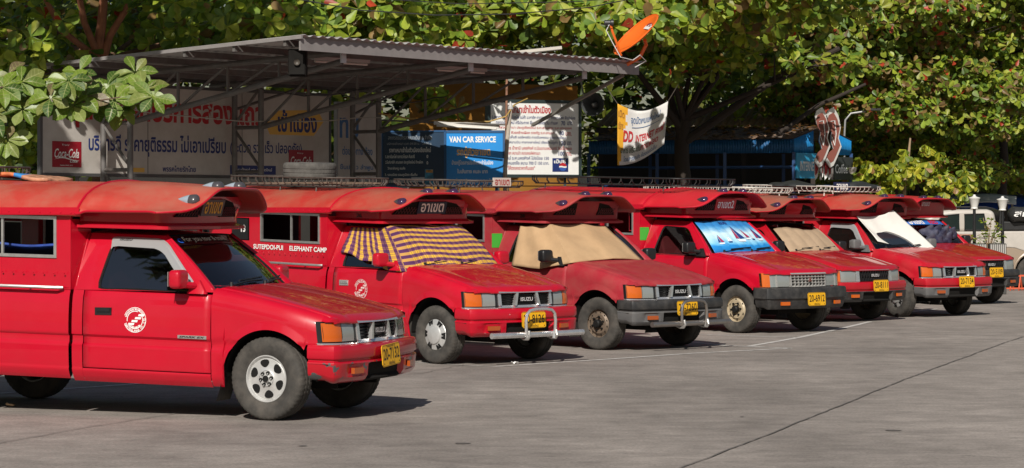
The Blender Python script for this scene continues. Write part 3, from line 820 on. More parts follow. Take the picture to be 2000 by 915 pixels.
    if c.get('bull'):
        part('bull_bar', 'bull', m_bullbar, c['bull']); part('bull_bar_clamp', 'bullc', m_bullclamp, M_ALU); part('bull_bar_clamp', 'bullc', m_bullclamp, M_ALU, scale=(1, -1, 1))
    t.scale = (1, 1, c.get('zs', 1.0)); c['obj'] = t; return t
def peeled(base, name, loc, thr):
    m = MATS[base].copy(); m.name = name; N = m.node_tree.nodes; L = m.node_tree.links; b = N['Principled BSDF']; src = b.inputs['Base Color'].links[0].from_socket
    tc = N.new('ShaderNodeTexCoord'); mp = N.new('ShaderNodeMapping'); mp.inputs['Scale'].default_value = (1.1, 3.2, 1); mp.inputs['Location'].default_value = loc; n = N.new('ShaderNodeTexNoise'); n.inputs['Scale'].default_value = 2.2; n.inputs['Detail'].default_value = 7
    L.new(tc.outputs['Object'], mp.inputs[0]); L.new(mp.outputs[0], n.inputs[0]); r = N.new('ShaderNodeMapRange'); r.inputs[1].default_value = thr; r.inputs[2].default_value = thr+.03; r.inputs[4].default_value = .75; L.new(n.outputs[0], r.inputs[0])
    x = N.new('ShaderNodeMix'); x.data_type = 'RGBA'; L.new(r.outputs[0], x.inputs[0]); L.new(src, x.inputs[6]); x.inputs[7].default_value = (.42, .30, .29, 1); L.new(x.outputs[2], b.inputs['Base Color']); return m
T1 = dict(x=-1.714, y=21.569, a=20.81, R=.342, steer=6, paint=M_RED1, roof=M_ROOF1, rim='alloy6', rimmat=M_RIM_A, num='20-7132', plate_top='THAILAND 52', plate_roll=3, plate_pos=(.03, .555, .772), mirror=M_RED1, guard=mat('silver_rain_guard', (.45, .45, .45), .3, .5),
    bumper=[M_RED1, M_SCRAPE, M_DARK], sign=('อาเขต', mat('brown_sign_board', (.10, .075, .07), .5), M_YEL, (.38, .14)), marks=[M_MARKG, M_MARK0], band=mat('black_sun_band', (.006, .006, .007), .15, coat=.6), rack=(-4.2, -2.88, .32, .085, 1.965, M_RACKG, .16), seat=M_SEATR,
    label='nearest glossy red pick-up taxi with silver alloy wheels and scraped bumper, plate 20-7132')
T2 = dict(x=-.295, y=28.944, a=45.79, paint=M_RED2, roof=M_ROOF2, rim='slots', rimmat=M_RIM_A, num='20-8126', plate_pos=(-.0, .53, .775), mirror=M_RED2, handle=M_CHROME, bumper=[M_RED2, M_RED2, M_DARK], sign=('อาเขต', M_NAVY, M_WHITE, (.44, .14)), rack=(-4.1, -2.15, .46, .095, 1.965, M_RACKG, .13), slats=True, bull=M_CHROME,
    label='red pick-up taxi with checked cloth over its windshield and chrome bull bar, plate 20-8126')
T3 = dict(zs=.992, hood=peeled('red_paint_chalky', 'chalky_peeling_hood', (.3, .1, 0), .70), x=1.597, y=31.729, a=45.47, steer=-3, paint=M_RED3, roof=M_ROOF3, rim='steel12', rimmat=M_RIM_B, num='20-7260', plate_pos=(-.0, .555, .775), bumper=[M_BLKB, M_GREY, M_DARK], rack=(-4.1, -2.5, .46, .08, 1.985, M_RACKG, .13), bull=mat('dull_steel_bar', (.36, .34, .32), .35, .85, dirt=(.2, .13, .09), dirt_amt=.4, dscale=9), sideglass=G_TINT,
    label='faded chalky red pick-up taxi with cardboard over windshield and grey bumper, plate 20-7260')
T4 = dict(zs=1.025, x=3.662, y=35.877, a=47.13, paint=M_RED4, roof=M_ROOF4, grille='mitsu', rim='steel6', rimmat=M_RIM_C, num='20-6912', plate_pos=(-.03, .50, .772), bumper=[M_BLKB, M_BLKB, M_DARK], bsig=M_AMBER, sign=('อาเขต2', M_RED4, M_WHITE, (.42, .15)), rack=(-4.3, -1.25, .62, .10, 1.985, M_RACKB, .22), seat=M_SEATR, sideglass=glass('side_glass_clear', (.45, .45, .45)),
    label='bright red pick-up taxi with blue sailboat sunshade, square chrome grille and black bumper')
T5 = dict(zs=.985, x=5.051, y=39.337, a=45, paint=M_RED5, roof=M_ROOF5, grille='mesh', rim='steel6', rimmat=M_RIM_B, num='20-8111', plate_pos=(0, .60, .772), bumper=[M_RED5, M_BLKB, M_DARK], bsig=M_AMBER, rack=(-3.6, -1.35, .56, .08, 1.985, M_RACKW, .11),
    label='red pick-up taxi with ribbed cardboard across windshield and black mesh grille, plate 20-8111')
T6 = dict(hood=peeled('red_paint_pinkish', 'peeling_pink_hood', (.7, .45, 0), .62), x=6.696, y=41.12, a=48.63, steer=16, paint=M_RED6, roof=M_ROOF2, rim='slots', rimmat=M_RIM_A, num='20-7134', plate_pos=(0, .60, .772), bumper=[M_RED6, M_GREY, M_DARK], rack=(-3.6, -1.45, .56, .08, 1.985, M_RACKW, .11), guard=mat('pale_rain_guard', (.40, .41, .42), .3, .4), mirror=M_GREY,
    label='pinkish red pick-up taxi with white cloth hanging from roof over windshield, plate 20-7134')
T7 = dict(x=8.14, y=46.2, a=50, paint=M_RED5, roof=M_ROOF4, grille='mesh', rim='steel6', rimmat=M_RIM_B, num='20-5109', plate_pos=(0, .62, .772), bumper=[M_BLKB, M_BLKB, M_DARK], sign=('อาเขต', M_RED5, M_WHITE, (.26, .10)), sign_z=1.75, vents=False,
    label='farthest dark red pick-up taxi with a navy jacket on its windshield, plate 20-5109')
TR = [T1, T2, T3, T4, T5, T6, T7]
for c in TR: make_truck(c)
def on_truck(c, p):                  # truck space -> world
    a = R_(c['a']); x, y, z = X(*p); z *= c.get('zs', 1.0); return Vector((c['x']+math.cos(-a)*x-math.sin(-a)*y, c['y']+math.sin(-a)*x+math.cos(-a)*y, z))
def sheet(name, fn, nu, nv, m, c, label, cat, thick=.006, uvs=(1, 1), group=None, swap=0):
    """a cloth or board lying on a truck: real sheet with thickness, a thing of its own"""
    b = MB(); b.grid(lambda p, q: on_truck(c, fn(p, q)), nu, nv); me = b.mesh(name, 60)
    # texture coordinates in metres along the sheet
    uv = me.uv_layers.new(name='uv'); o = bpy.data.objects.new(name, me)
    idx = {}
    for i in range(nu+1):
        for j in range(nv+1): idx[i*(nv+1)+j] = (i/nu*uvs[0], j/nv*uvs[1]) if not (swap and i/nu < swap) else (j/nv*uvs[1], i/nu*uvs[0])
    for lp in me.loops: uv.data[lp.index].uv = idx.get(lp.vertex_index, (0, 0))
    me.materials.append(m); COL.objects.link(o); solid(o, thick, 0); tag(o, label, cat, group); return o
# emblem, badge and writing on the nearest truck
def door_pt(u, z, e=.003): return X(u, W(u)-prof(z)+e, z)
def m_emblem(r, full=True):
    m = MB(); c = (-1.19, .80)
    def ringm(r0, r1, n=40, t0=0, t1=360):
        m.grid(lambda a, b: door_pt(c[0]+lerp(r0, r1, b)*math.cos(R_(lerp(t0, t1, a))), c[1]+lerp(r0, r1, b)*math.sin(R_(lerp(t0, t1, a)))), n, 1)
    ringm(r*.96, r, t0=200, t1=520); ringm(r*.66, r*.72, t0=-150, t1=40); ringm(r*.66, r*.72, t0=70, t1=190)
    for i in range(4):
        x0 = -.62+.30*i; z0 = -.42+.24*i
        m.quad(*[door_pt(c[0]+r*x, c[1]+r*z) for x, z in ((x0, z0), (x0+.52, z0), (x0+.58, z0+.17), (x0+.06, z0+.17))])
    def arc(txt, t0, t1, rr, h, flip):
        n = len(txt)
        for i, ch in enumerate(txt):
            if ch == ' ': continue
            t = R_(lerp(t0, t1, (i+.5)/n)); cs, sn = math.cos(t), math.sin(t); k = MB(); w = h*.75 if ch not in '.,I' else h*.3
            def f(x, z):
                if flip: p = (c[0]+(rr+z)*cs+x*sn, c[1]+(rr+z)*sn-x*cs)
                else: p = (c[0]+(rr-z)*cs-x*sn, c[1]+(rr-z)*sn+x*cs)
                return door_pt(*p)
            text_into(m, ch, -w/2, 0, w, h*(1 if ch not in '.,' else .3), f, bold=.03)
    arc('NAKORNLANNA CO.,LTD', 200, 372, r*.96, r*.20, False); arc('นครลานนาเดินรถ', 165, 30, r*.76, r*.17, True); arc('053-241231', 222, 318, r*.66, r*.13, False)
    return m
em = obj('emblem', m_emblem(.105).mesh('emblem', 0), M_WHITE, T1['near_door'])
def m_badge():
    m = MB(); m.prism([(-.79, .665), (-.525, .665), (-.525, .692), (-.79, .692)], lambda x, z, t: door_pt(x, z, .006-t), .006); return m
bd = obj('badge', m_badge(), M_ALU, T1['near_door'])
m = MB(); text_into(m, 'SPARK EX', -.775, .671, .235, .015, lambda x, z: door_pt(x, z, .009), bold=.02, shear=.3); obj('badge_lettering', m.mesh('b', 0), M_INK, T1['near_door'])
m = MB(); text_into(m, 'ISUZU', -1.44, 1.452, .12, .018, lambda x, z: X(x, side_v(z)+.027, z), bold=.02, shear=.2); obj('guard_lettering', m.mesh('b', 0), M_INK, T1['near_door'])
m = MB()
def wtext(body, a0, a1, b0, b1, mi=0):
    text_into(m, body, 0, 0, 1, 1, lambda x, z: (lambda q: X(q[0]+.007, q[1], q[2]+.006))(ws(lerp(a0, a1, x), lerp(b0, b1, z))), bold=.02, shear=.15, mi=mi)
wtext('For you tour & travel', .885, .25, .835, .955); wtext('G', .955, .90, .84, .93, 1)
obj('windshield_lettering', m.mesh('b', 0), [mat('cream_lettering', (.75, .66, .48), .5), mat('blue_lettering', (.02, .12, .6), .5)], T1['windshield'])
for nm, (u_, v_, z_), sz, mm in (('dashboard_paper', (-.66, -.05, 1.05), .16, mat('white_paper2', (.75, .74, .72), .8)), ('dashboard_leaflet', (-.62, -.28, 1.048), .20, mat('leaflet_print', (.25, .22, .38), .6, var=.7, vscale=14))):
    m = MB(); r9 = random.Random(nm); m.grid(lambda a, b: X(u_+(a-.5)*sz, v_+(b-.5)*sz*1.2, z_+.012+r9.uniform(0, .05 if 'paper' in nm else .008)), 5, 5); solid(obj(nm, m, mm, T1['obj']), .002)
obj('emblem', m_emblem(.115).mesh('emblem2', 0), M_WHITEW, T2['near_door'])
m = MB(); f = lambda x, z: X(x, .8155, z)
for tx, q in (('SUTEPDOI-PUI', (-3.18, 1.195, .56, .058)), ('ELEPHANT CAMP', (-2.50, 1.195, .68, .058)), ('13', (-3.42, 1.39, .085, .085))):
    m = MB(); text_into(m, tx, *q, f, bold=.025); obj('side_lettering', m.mesh('b', 0), M_WHITE, T2['near_box'])
for c in (T2, T3):
    m = MB(); text_into(m, '26' if c is T2 else '28', -1.42, 1.615, .09, .045, lambda x, z: X(x, .706, z), bold=.02); obj('header_number', m.mesh('b', 0), M_INK, c['obj'])
# green stickers on the box fronts of two trucks
for c, tx in ((T3, 'market'), (T4, '')):
    m = MB(); m.prism([(0, 1.22), (1, 1.22), (1, 1.40), (0, 1.40)], lambda b, z, t: X(lerp(-1.818, -1.765, b*.6)+.004-t, lerp(.81, .56, b*.6), z), .004)
    o = obj('sticker', m, mat('green_sticker', (.05, .38, .04), .5), c['obj'])
# ---- things lying on the trucks
def plaid():
    m = bpy.data.materials.new('checked_cloth'); m.use_nodes = True; N = m.node_tree.nodes; L = m.node_tree.links; b = N['Principled BSDF']; b.inputs['Roughness'].default_value = .9
    tc = N.new('ShaderNodeTexCoord'); sp = N.new('ShaderNodeSeparateXYZ'); L.new(tc.outputs['UV'], sp.inputs[0])
    def math_(op, a, bb=None, c=None):
        n = N.new('ShaderNodeMath'); n.operation = op
        for i, q in enumerate((a, bb, c)):
            if q is None: continue
            if isinstance(q, (int, float)): n.inputs[i].default_value = q
            else: L.new(q, n.inputs[i])
        return n.outputs[0]
    def stripes(src, per, w): 
        fr = math_('FRACT', math_('DIVIDE', src, per)); return math_('LESS_THAN', fr, w)
    def thin(src, per, o, w):
        fr = math_('FRACT', math_('DIVIDE', math_('ADD', src, o), per)); return math_('LESS_THAN', fr, w)
    a = stripes(sp.outputs[0], .098, .52); c = stripes(sp.outputs[1], .092, .54)
    s = math_('ADD', a, c)
    rm = N.new('ShaderNodeValToRGB'); rm.color_ramp.interpolation = 'CONSTANT'; e = rm.color_ramp.elements
    e[0].color = (.72, .43, .035, 1); e[0].position = 0; e[1].position = .34; e[1].color = (.30, .12, .10, 1); n2 = e.new(.67); n2.color = (.075, .018, .085, 1)
    L.new(math_('DIVIDE', s, 2.01), rm.inputs[0])
    # broad bands: the weft dominates
    wf = N.new('ShaderNodeMix'); wf.data_type = 'RGBA'; wf.inputs[0].default_value = .48; L.new(rm.outputs[0], wf.inputs[6])
    bw = N.new('ShaderNodeMix'); bw.data_type = 'RGBA'; L.new(c, bw.inputs[0]); bw.inputs[6].default_value = (.72, .43, .035, 1); bw.inputs[7].default_value = (.10, .022, .10, 1); L.new(bw.outputs[2], wf.inputs[7])
    th = math_('MAXIMUM', thin(sp.outputs[0], .098, .026, .08), thin(sp.outputs[1], .092, .068, .09))
    fx = N.new('ShaderNodeMix'); fx.data_type = 'RGBA'; L.new(math_('MULTIPLY', th, .75), fx.inputs[0]); L.new(wf.outputs[2], fx.inputs[6]); fx.inputs[7].default_value = (.05, .016, .06, 1)
    L.new(fx.outputs[2], b.inputs['Base Color']); n = N.new('ShaderNodeTexNoise'); n.inputs['Scale'].default_value = 300; bp = N.new('ShaderNodeBump'); bp.inputs['Strength'].default_value = .3; bp.inputs['Distance'].default_value = .003
    L.new(n.outputs[0], bp.inputs['Height']); L.new(bp.outputs[0], b.inputs['Normal']); return m
def cloth_fn(a, b):
    k = .34
    wr = (.007*math.sin(a*23+b*7)+.003*math.sin(a*57-b*23)+.003*math.sin(b*26+a*5))*(1-.7*b)
    if a < k:
        t = a/k; top = Vector((lerp(-1.60, -1.02, t), 0, 1.495)); bot = Vector((lerp(-1.63, -.50, t), 0, lerp(1.20, .985, t**1.3)+.015*math.sin(t*14)))
        p = bot.lerp(top, b); out = .028+wr*(1.4-b)+.012*math.sin(t*22)*(1-b)
        s = sst(.72, 1.0, t)
        e = ws(1, max(0, b)); v = side_v(max(1.03, p.z))+out if p.z > 1.0 else .845+out
        e2 = Vector((e[0]+.105, e[1]+.10, e[2]+.035-.05*(1-b)))
        q = Vector((p.x, v, p.z)); q.x += .05*s; q.y += .02*s; q = q.lerp(e2, s*.6); return tuple(q)
    t = (a-k)/(1-k); x = lerp(.985, .0, t); bb = lerp(-.06+.03*math.sin(t*9)+.05*math.exp(-((t-.45)/.16)**2), 1.0, b); e = ws(x, max(-.02, bb)); out = .030+wr*.8
    z = e[2]+out*.8; u = e[0]+out
    if t < .16: s = 1-t/.16; u += .05*s; z += .02*s-.045*s*(1-b)
    sag = .012*math.sin(t*math.pi*3)*b
    return (u, e[1]*1.03, z+sag)
sheet('checked_cloth', cloth_fn, 110, 44, plaid(), T2, 'purple and yellow checked cloth draped over windshield of a red taxi', 'cloth', .004, (2.1, .72), swap=.33)
M_CARD = mat('cardboard', (.47, .31, .17), .85, var=.10, vscale=5, dirt=(.34, .21, .11), dirt_amt=.35, dscale=3, bump=.15, bscale=30)
M_CARD2 = mat('grey_brown_cardboard', (.40, .29, .19), .88, var=.12, vscale=5, dirt=(.27, .19, .12), dirt_amt=.4, dscale=3)
def poly_fn(top, bot, wav=.006, wn_=3.0):
    n = len(top)-1
    def fn(a, b):
        q = a*n; i = min(n-1, int(q)); t = q-i; T_ = Vector(top[i]).lerp(Vector(top[i+1]), t); B_ = Vector(bot[i]).lerp(Vector(bot[i+1]), t)
        p = B_.lerp(T_, b); w = wav*math.sin(a*wn_*6+b*2)+wav*.6*math.sin(b*9+a*4); return (p.x+w, p.y+w*.6, p.z+w*.4)
    return fn
sheet('cardboard_sheet', poly_fn([(-1.42, .70, 1.50), (-1.20, .69, 1.515), (-.95, .63, 1.535), (-.92, .10, 1.54), (-.97, -.38, 1.51)], [(-1.40, .87, 1.005), (-.90, .875, .985), (-.43, .80, 1.075), (-.36, .12, 1.125), (-.40, -.46, 1.100)], .008, 4), 40, 16, M_CARD, T3, 'brown folded cardboard covering windshield of the faded red taxi', 'cardboard', .010)
def ribs(a, b):
    e = ws(lerp(.97, .03, a), lerp(-.01, .77+.05*math.sin(a*7)-.03*a, b)); o = .022+.008*abs(math.sin(a*16+.4))
    return (e[0]+o, e[1], e[2]+o*.8)
sheet('cardboard_sheet', ribs, 90, 10, M_CARD2, T5, 'grey-brown ribbed cardboard across windshield beside the sailboat sunshade', 'cardboard', .008)
def sunshade_mat():
    m = bpy.data.materials.new('printed_sunshade'); m.use_nodes = True; N = m.node_tree.nodes; L = m.node_tree.links; b = N['Principled BSDF']; b.inputs['Roughness'].default_value = .5
    tc = N.new('ShaderNodeTexCoord'); sp = N.new('ShaderNodeSeparateXYZ'); L.new(tc.outputs['UV'], sp.inputs[0])
    n = N.new('ShaderNodeTexNoise'); n.inputs['Scale'].default_value = 5; n.inputs['Detail'].default_value = 5; L.new(tc.outputs['UV'], n.inputs[0])
    a = N.new('ShaderNodeMath'); a.operation = 'MULTIPLY_ADD'; L.new(n.outputs[0], a.inputs[0]); a.inputs[1].default_value = .30; L.new(sp.outputs[1], a.inputs[2])
    r = N.new('ShaderNodeValToRGB'); e = r.color_ramp.elements; e[0].position = .12; e[0].color = (.01, .14, .42, 1); e[1].position = 1.0; e[1].color = (.03, .22, .55, 1)
    for p, c in ((.34, (.015, .24, .62)), (.40, (.16, .50, .78)), (.55, (.42, .68, .82)), (.72, (.55, .76, .84)), (.88, (.10, .36, .66))): q = e.new(p); q.color = (*c, 1)
    L.new(a.outputs[0], r.inputs[0]); L.new(r.outputs[0], b.inputs['Base Color']); return m
def shade_fn(a, b):
    e = ws(lerp(.985, .04, a), lerp(.02, .97, b)); o = .018+.005*abs(math.sin(a*24)); return (e[0]+o, e[1], e[2]+o*.8)
ss = sheet('sunshade', shade_fn, 100, 12, sunshade_mat(), T4, 'blue printed sunshade with sailboats on windshield of a red taxi', 'sunshade', .004, (1, 1))
def boat(a0, b0, s, mats):
    m = MB(); f = lambda x, z, e=.0: on_truck(T4, (lambda q: (q[0]+e, q[1], q[2]+e))(shade_fn(min(.99, max(.01, a0+x*s)), min(.99, max(.01, b0+z*s*2.2)))))
    m.quad(f(-.30, 0, .007), f(.34, .0, .007), f(.25, -.13, .007), f(-.22, -.13, .007), mi=1)
    m.quad(f(-.02, .05, .008), f(.34, .06, .008), f(.12, .55, .008), f(.02, .85, .008), mi=0); m.quad(f(-.06, .05, .007), f(-.30, .05, .007), f(-.05, .72, .007), mi=2); return m
MW, MB_, MR = mat('print_white', (.75, .8, .85), .5), mat('print_navy', (.02, .05, .22), .5), mat('print_crimson', (.35, .03, .10), .5)
for a0, b0, s, mm in ((.16, .27, .13, (MR, MW, MB_)), (.30, .30, .10, (MW, MB_, MW)), (.50, .36, .24, (MB_, MW, MR)), (.64, .40, .16, (MR, MW, MW)), (.74, .37, .10, (MW, MB_, MW)), (.88, .38, .20, (MB_, MW, MR))):
    o = obj('printed_boat', boat(a0, b0, s, None), list(mm)); o.parent = ss
m = MB(); text_into(m, 'แมน', 0, 0, 1, 1, lambda x, z: on_truck(T4, (lambda q: (q[0]+.010, q[1], q[2]+.008))(shade_fn(.36+.14*x, .86+.09*z))), bold=.02); o = obj('print_lettering', m.mesh('b', 0), MB_); o.parent = ss
def white_fn(a, b):
    top = Vector((lerp(-.945, -.84, min(1, a*1.4)), lerp(.66, -.12, a), lerp(1.60, 1.70, a)-.05*math.sin(a*math.pi)))
    bot = Vector((lerp(-.60, -.40, a), lerp(.55, -.64, a), lerp(1.20, 1.085, min(1, a*1.9))))
    p = bot.lerp(top, b); s = math.sin(b*math.pi)*math.sin(a*math.pi); p += Vector((-.03, 0, -.075))*s; p.x += .010*math.sin(a*13+b*5); return tuple(p)
sheet('white_cloth', white_fn, 36, 26, mat('white_cloth', (.66, .65, .61), .9, var=.06, vscale=4, bump=.2, bscale=12), T6, 'plain white cloth hung from roof visor over windshield of a red taxi', 'cloth', .004)
# jacket heaped at the foot of the last windshield
def jk_fn(a, b):
    th = a*2*math.pi; edge = 1+.16*math.sin(3*th+1)+.10*math.sin(5*th+2)+.06*math.sin(9*th)
    r = b*edge; x = .5+.36*r*math.cos(th); y = .26+.24*r*math.sin(th); e = ws(min(.98, max(.02, 1-x)), max(-.04, y))
    ridge = sum(abs(math.sin(k*x*9+m_*y*11+k)) for k, m_ in ((1, 1), (2, -1.3), (1.4, 2.1), (3.1, .7)))/4
    o = .035+(.17*ridge**1.4+.03)*(1-b**3)
    return (e[0]+o*.75, e[1], e[2]+o)
m = MB(); m.grid(lambda p, q: on_truck(T7, jk_fn(p, q)), 64, 24, cu=True)
tag(solid(obj('jacket', m.mesh('jacket', 55), mat('navy_jacket', (.014, .016, .045), .8, var=.5, vscale=4, dirt=(.30, .30, .36), dirt_amt=.3, dscale=6)), .012), 'crumpled navy jacket heaped on windshield of the farthest red taxi', 'jacket')
m = MB()
def bandf(a, b): e = ws(lerp(.97, .03, a), lerp(.78, .97, b)); return X(e[0]+.012, e[1], e[2]+.01)
m.grid(bandf, 16, 2); o = obj('windshield_banner', m, mat('blue_banner', (.03, .16, .55), .4), T7['obj']); solid(o, .003)
m = MB()
for tx, a0, a1, mi in (('อาเขต', .12, .46, 0), ('RED', .60, .84, 1)):
    text_into(m, tx, 0, 0, 1, 1, lambda x, z: (lambda e: X(e[0]+.018, e[1], e[2]+.014))(ws(lerp(.97, .03, lerp(a0, a1, x)), lerp(.80, .95, z))), bold=.03, mi=mi)
obj('lettering', m.mesh('b', 0), [M_WHITE, mat('red_lettering', (.60, .02, .03), .5)], o)
# spare tyres on the second truck's rack
def flat_tyre(c, u, v, z, label, tilt=0):
    p = on_truck(c, (u, v, z)); o = obj('spare_tyre', shared('tyre0.325', lambda: m_tyre(.325)), mat('old_tyre_rubber', (.085, .080, .074), .85, var=.3, vscale=9, dirt=(.17, .16, .145), dirt_amt=.6, dscale=6, bump=.25, bscale=90, spec=.2), None, loc=p, rot=(R_(90+tilt), 0, .4)); tag(o, label, 'tyre'); return o
flat_tyre(T2, -3.05, .05, 2.135, 'dusty grey spare tyre lying flat on roof rack of the checked-cloth taxi', 2)
# newspaper and a printed bag on the nearest truck's rack, boards on the others
def thing_on(c, name, mb, mats, label, cat, group=None):
    m2 = MB(); m2.v = [tuple(on_truck(c, p)) for p in mb.v]; m2.f = mb.f; m2.m = mb.m; return tag(obj(name, m2, mats), label, cat, group)
m = MB(); m.grid(lambda a, b: (lerp(-3.05, -2.42, a), lerp(-.25, .22, b), 1.965+.012*math.sin(a*9+b*4)-.02*a*a+.03*b*(1-a)), 16, 8, mfn=lambda a, b: 0 if a < .45 else (1 if a < .62 else 2))
solid(thing_on(T1, 'printed_bag', m, [mat('bag_print_orange', (.55, .16, .06), .5, var=.6, vscale=9), mat('bag_print_blue', (.03, .2, .5), .5), mat('bag_print_tan', (.45, .22, .13), .5, var=.4, vscale=14)], 'orange and blue printed bag lying on roof rack of nearest taxi', 'bag'), .03)
m = MB(); m.prism([(-.16, 0), (.16, 0), (.16, .11), (-.16, .11)], lambda x, y, t: (-2.44-t, .02-x, 2.0+y), .015)
sg = thing_on(T3, 'destination_board', m, mat('pale_board', (.55, .50, .44), .6), 'small pale board with red writing on roof rack of the faded taxi', 'sign')
m = MB(); text_into(m, 'อาเขต', -.13, .012, .26, .075, lambda x, z: on_truck(T3, (-2.436, .02-x, 2.0+z)), bold=.02); o = obj('lettering', m.mesh('b', 0), mat('dark_red_lettering', (.35, .03, .03), .5)); o.parent = sg
m = MB(); m.prism([(-.19, 0), (.19, 0), (.19, .15), (-.19, .15)], lambda x, y, t: (-1.56-t, .32-x, 1.99+y), .02)
sg = thing_on(T6, 'destination_board', m, mat('navy_enamel_board', (.015, .02, .06), .35), 'navy board with white writing on the roof between two black bundles', 'sign')
m = MB(); text_into(m, 'อาเขต', -.14, .03, .28, .095, lambda x, z: on_truck(T6, (-1.555, .32-x, 1.99+z)), bold=.025); o = obj('lettering', m.mesh('b', 0), M_WHITE); o.parent = sg
for u0, v0, ln, lb in ((-2.6, .38, .9, 'black tarpaulin bundle left of the navy roof board'), (-1.75, -.28, .75, 'black tarpaulin bundle right of the navy roof board')):
    m = MB(); n0 = rnd.uniform(0, 9)
    m.grid(lambda a, b: (u0+ln*(a-.5), v0+.30*math.sin(min(1, max(0, a))*math.pi)**.3*math.cos(b*2*math.pi)*(1+.12*math.sin(a*17+n0)), 2.06+.085*math.sin(a*math.pi)**.35*math.sin(b*2*math.pi)*(1+.2*math.sin(a*11+b*7))), 20, 14, cv=True)
    thing_on(T6, 'tarpaulin_bundle', m, mat('black_tarpaulin', (.022, .024, .024), .55, var=.3, vscale=6, bump=.5, bscale=8), lb, 'bundle', 'black bundles on the roof rack')
m = MB(); m.grid(lambda a, b: (lerp(-2.9, -1.98, a), lerp(.25, .62, b), 1.27+.12*b+.010*math.sin(a*8)), 12, 4)
tp_ = solid(thing_on(T1, 'folded_banner', m, mat('blue_print_banner', (.025, .06, .28), .5, var=.4, vscale=5), 'blue printed banner folded inside the box window of nearest taxi', 'banner'), .02)
# ================================================================== the ground
def ground_mat():
    m = bpy.data.materials.new('worn_concrete_asphalt'); m.use_nodes = True; N = m.node_tree.nodes; L = m.node_tree.links; b = N['Principled BSDF']
    b.inputs['Roughness'].default_value = .88; b.inputs['Specular IOR Level'].default_value = .25
    tc = N.new('ShaderNodeTexCoord')
    def noise(scale, det, st=(1, 1, 1), rough=.6):
        mp = N.new('ShaderNodeMapping'); mp.inputs['Scale'].default_value = st; L.new(tc.outputs['Object'], mp.inputs[0])
        n = N.new('ShaderNodeTexNoise'); n.inputs['Scale'].default_value = scale; n.inputs['Detail'].default_value = det; n.inputs['Roughness'].default_value = rough; L.new(mp.outputs[0], n.inputs[0]); return n.outputs[0]
    def ramp(src, a, b_, lo, hi):
        r = N.new('ShaderNodeMapRange'); r.inputs[1].default_value = a; r.inputs[2].default_value = b_; r.inputs[3].default_value = lo; r.inputs[4].default_value = hi; L.new(src, r.inputs[0]); return r.outputs[0]
    def mul(a, b_):
        n = N.new('ShaderNodeMath'); n.operation = 'MULTIPLY'; L.new(a, n.inputs[0]); L.new(b_, n.inputs[1]); return n.outputs[0]
    k = mul(ramp(noise(.35, 5, (1, .45, 1)), .3, .7, .68, 1.27), ramp(noise(1.7, 9, (.8, 1.2, 1), .7), .28, .72, .72, 1.25))
    k = mul(k, ramp(noise(5.5, 6, (.8, 1, 1)), .3, .7, .86, 1.13))
    k = mul(k, ramp(noise(38, 3), .25, .75, .72, 1.28)); k = mul(k, ramp(noise(190, 2), .3, .7, .86, 1.14))
    k = mul(k, ramp(noise(4.5, 5, (.6, 1.0, 1)), .27, .36, .62, 1.0))
    sc_ = N.new('ShaderNodeVectorMath'); sc_.operation = 'SCALE'; sc_.inputs[0].default_value = (.262, .231, .208); L.new(k, sc_.inputs['Scale']); L.new(sc_.outputs[0], b.inputs['Base Color'])
    bp = N.new('ShaderNodeBump'); bp.inputs['Strength'].default_value = .35; bp.inputs['Distance'].default_value = .006; L.new(noise(120, 4), bp.inputs['Height']); L.new(bp.outputs[0], b.inputs['Normal']); return m
M_GROUND = ground_mat()
g = MB(); g.grid(lambda a, b: (lerp(-260, 260, a), lerp(-160, 360, b), 0), 20, 20); o = obj('ground', g, M_GROUND, kind='structure')
def gp(px, py, dz=.0):
    D = FPX*CAMZ/(py-HY); return Vector(((px-1000)*D/FPX, D, dz))
def strip(name, pts, w, m, dz, jit=.0, kind='structure', brk=0):
    b = MB(); r2 = random.Random(len(pts)*7+int(w*1000)); P = []
    for (a, c) in zip(pts, pts[1:]):
        A, C = gp(*a), gp(*c); n = max(2, int((C-A).length/.12))
        P += [A.lerp(C, i/n) for i in range(n)]
    P.append(gp(*pts[-1]))
    d0 = (P[-1]-P[0]).normalized(); nrm = Vector((-d0.y, d0.x, 0)); rows = []; off = 0
    for p in P:
        off = off*.8+r2.uniform(-jit, jit); ww = w*(1+r2.uniform(-.35, .35)*(jit > 0))
        rows.append((p+nrm*(off-ww/2), p+nrm*(off+ww/2)))
    for (a, b2), (c, d) in zip(rows, rows[1:]):
        b.quad((a.x, a.y, dz), (b2.x, b2.y, dz), (d.x, d.y, dz), (c.x, c.y, dz))
    return obj(name, b.mesh(name, 0), m, kind=kind)
def line_mat():
    m = mat('worn_white_road_paint', (.60, .58, .55), .8, dirt=(.262, .231, .208), dirt_amt=1.0, dscale=9).copy(); return m
ML = line_mat()
for pts in ([(700, 702), (800, 708), (965, 717), (1180, 703), (1350, 691), (1545, 681)], [(1545, 681), (1420, 676), (1340, 668)], [(1464, 677), (1560, 660), (1640, 643), (1700, 629)], [(1556, 660), (1364, 654)], [(-60, 774), (0, 769), (249, 752), (380, 742)], [(1780, 610), (1830, 604)]):
    strip('painted_line', pts, .085, ML, .004)
MC = mat('dark_joint_tar', (.15, .135, .123), .85)
strip('tar_joint', [(1310, 925), (1500, 850), (1760, 745), (1960, 671), (2010, 655)], .017, MC, .008, .006)
strip('tar_joint', [(1600, 648), (1760, 652), (2010, 658)], .03, MC, .008, .012)
strip('hairline_crack', [(-20, 870), (120, 845), (260, 822), (345, 808)], .012, MC, .008, .012)
strip('hairline_crack', [(770, 735), (830, 730), (905, 714)], .012, MC, .008, .02)
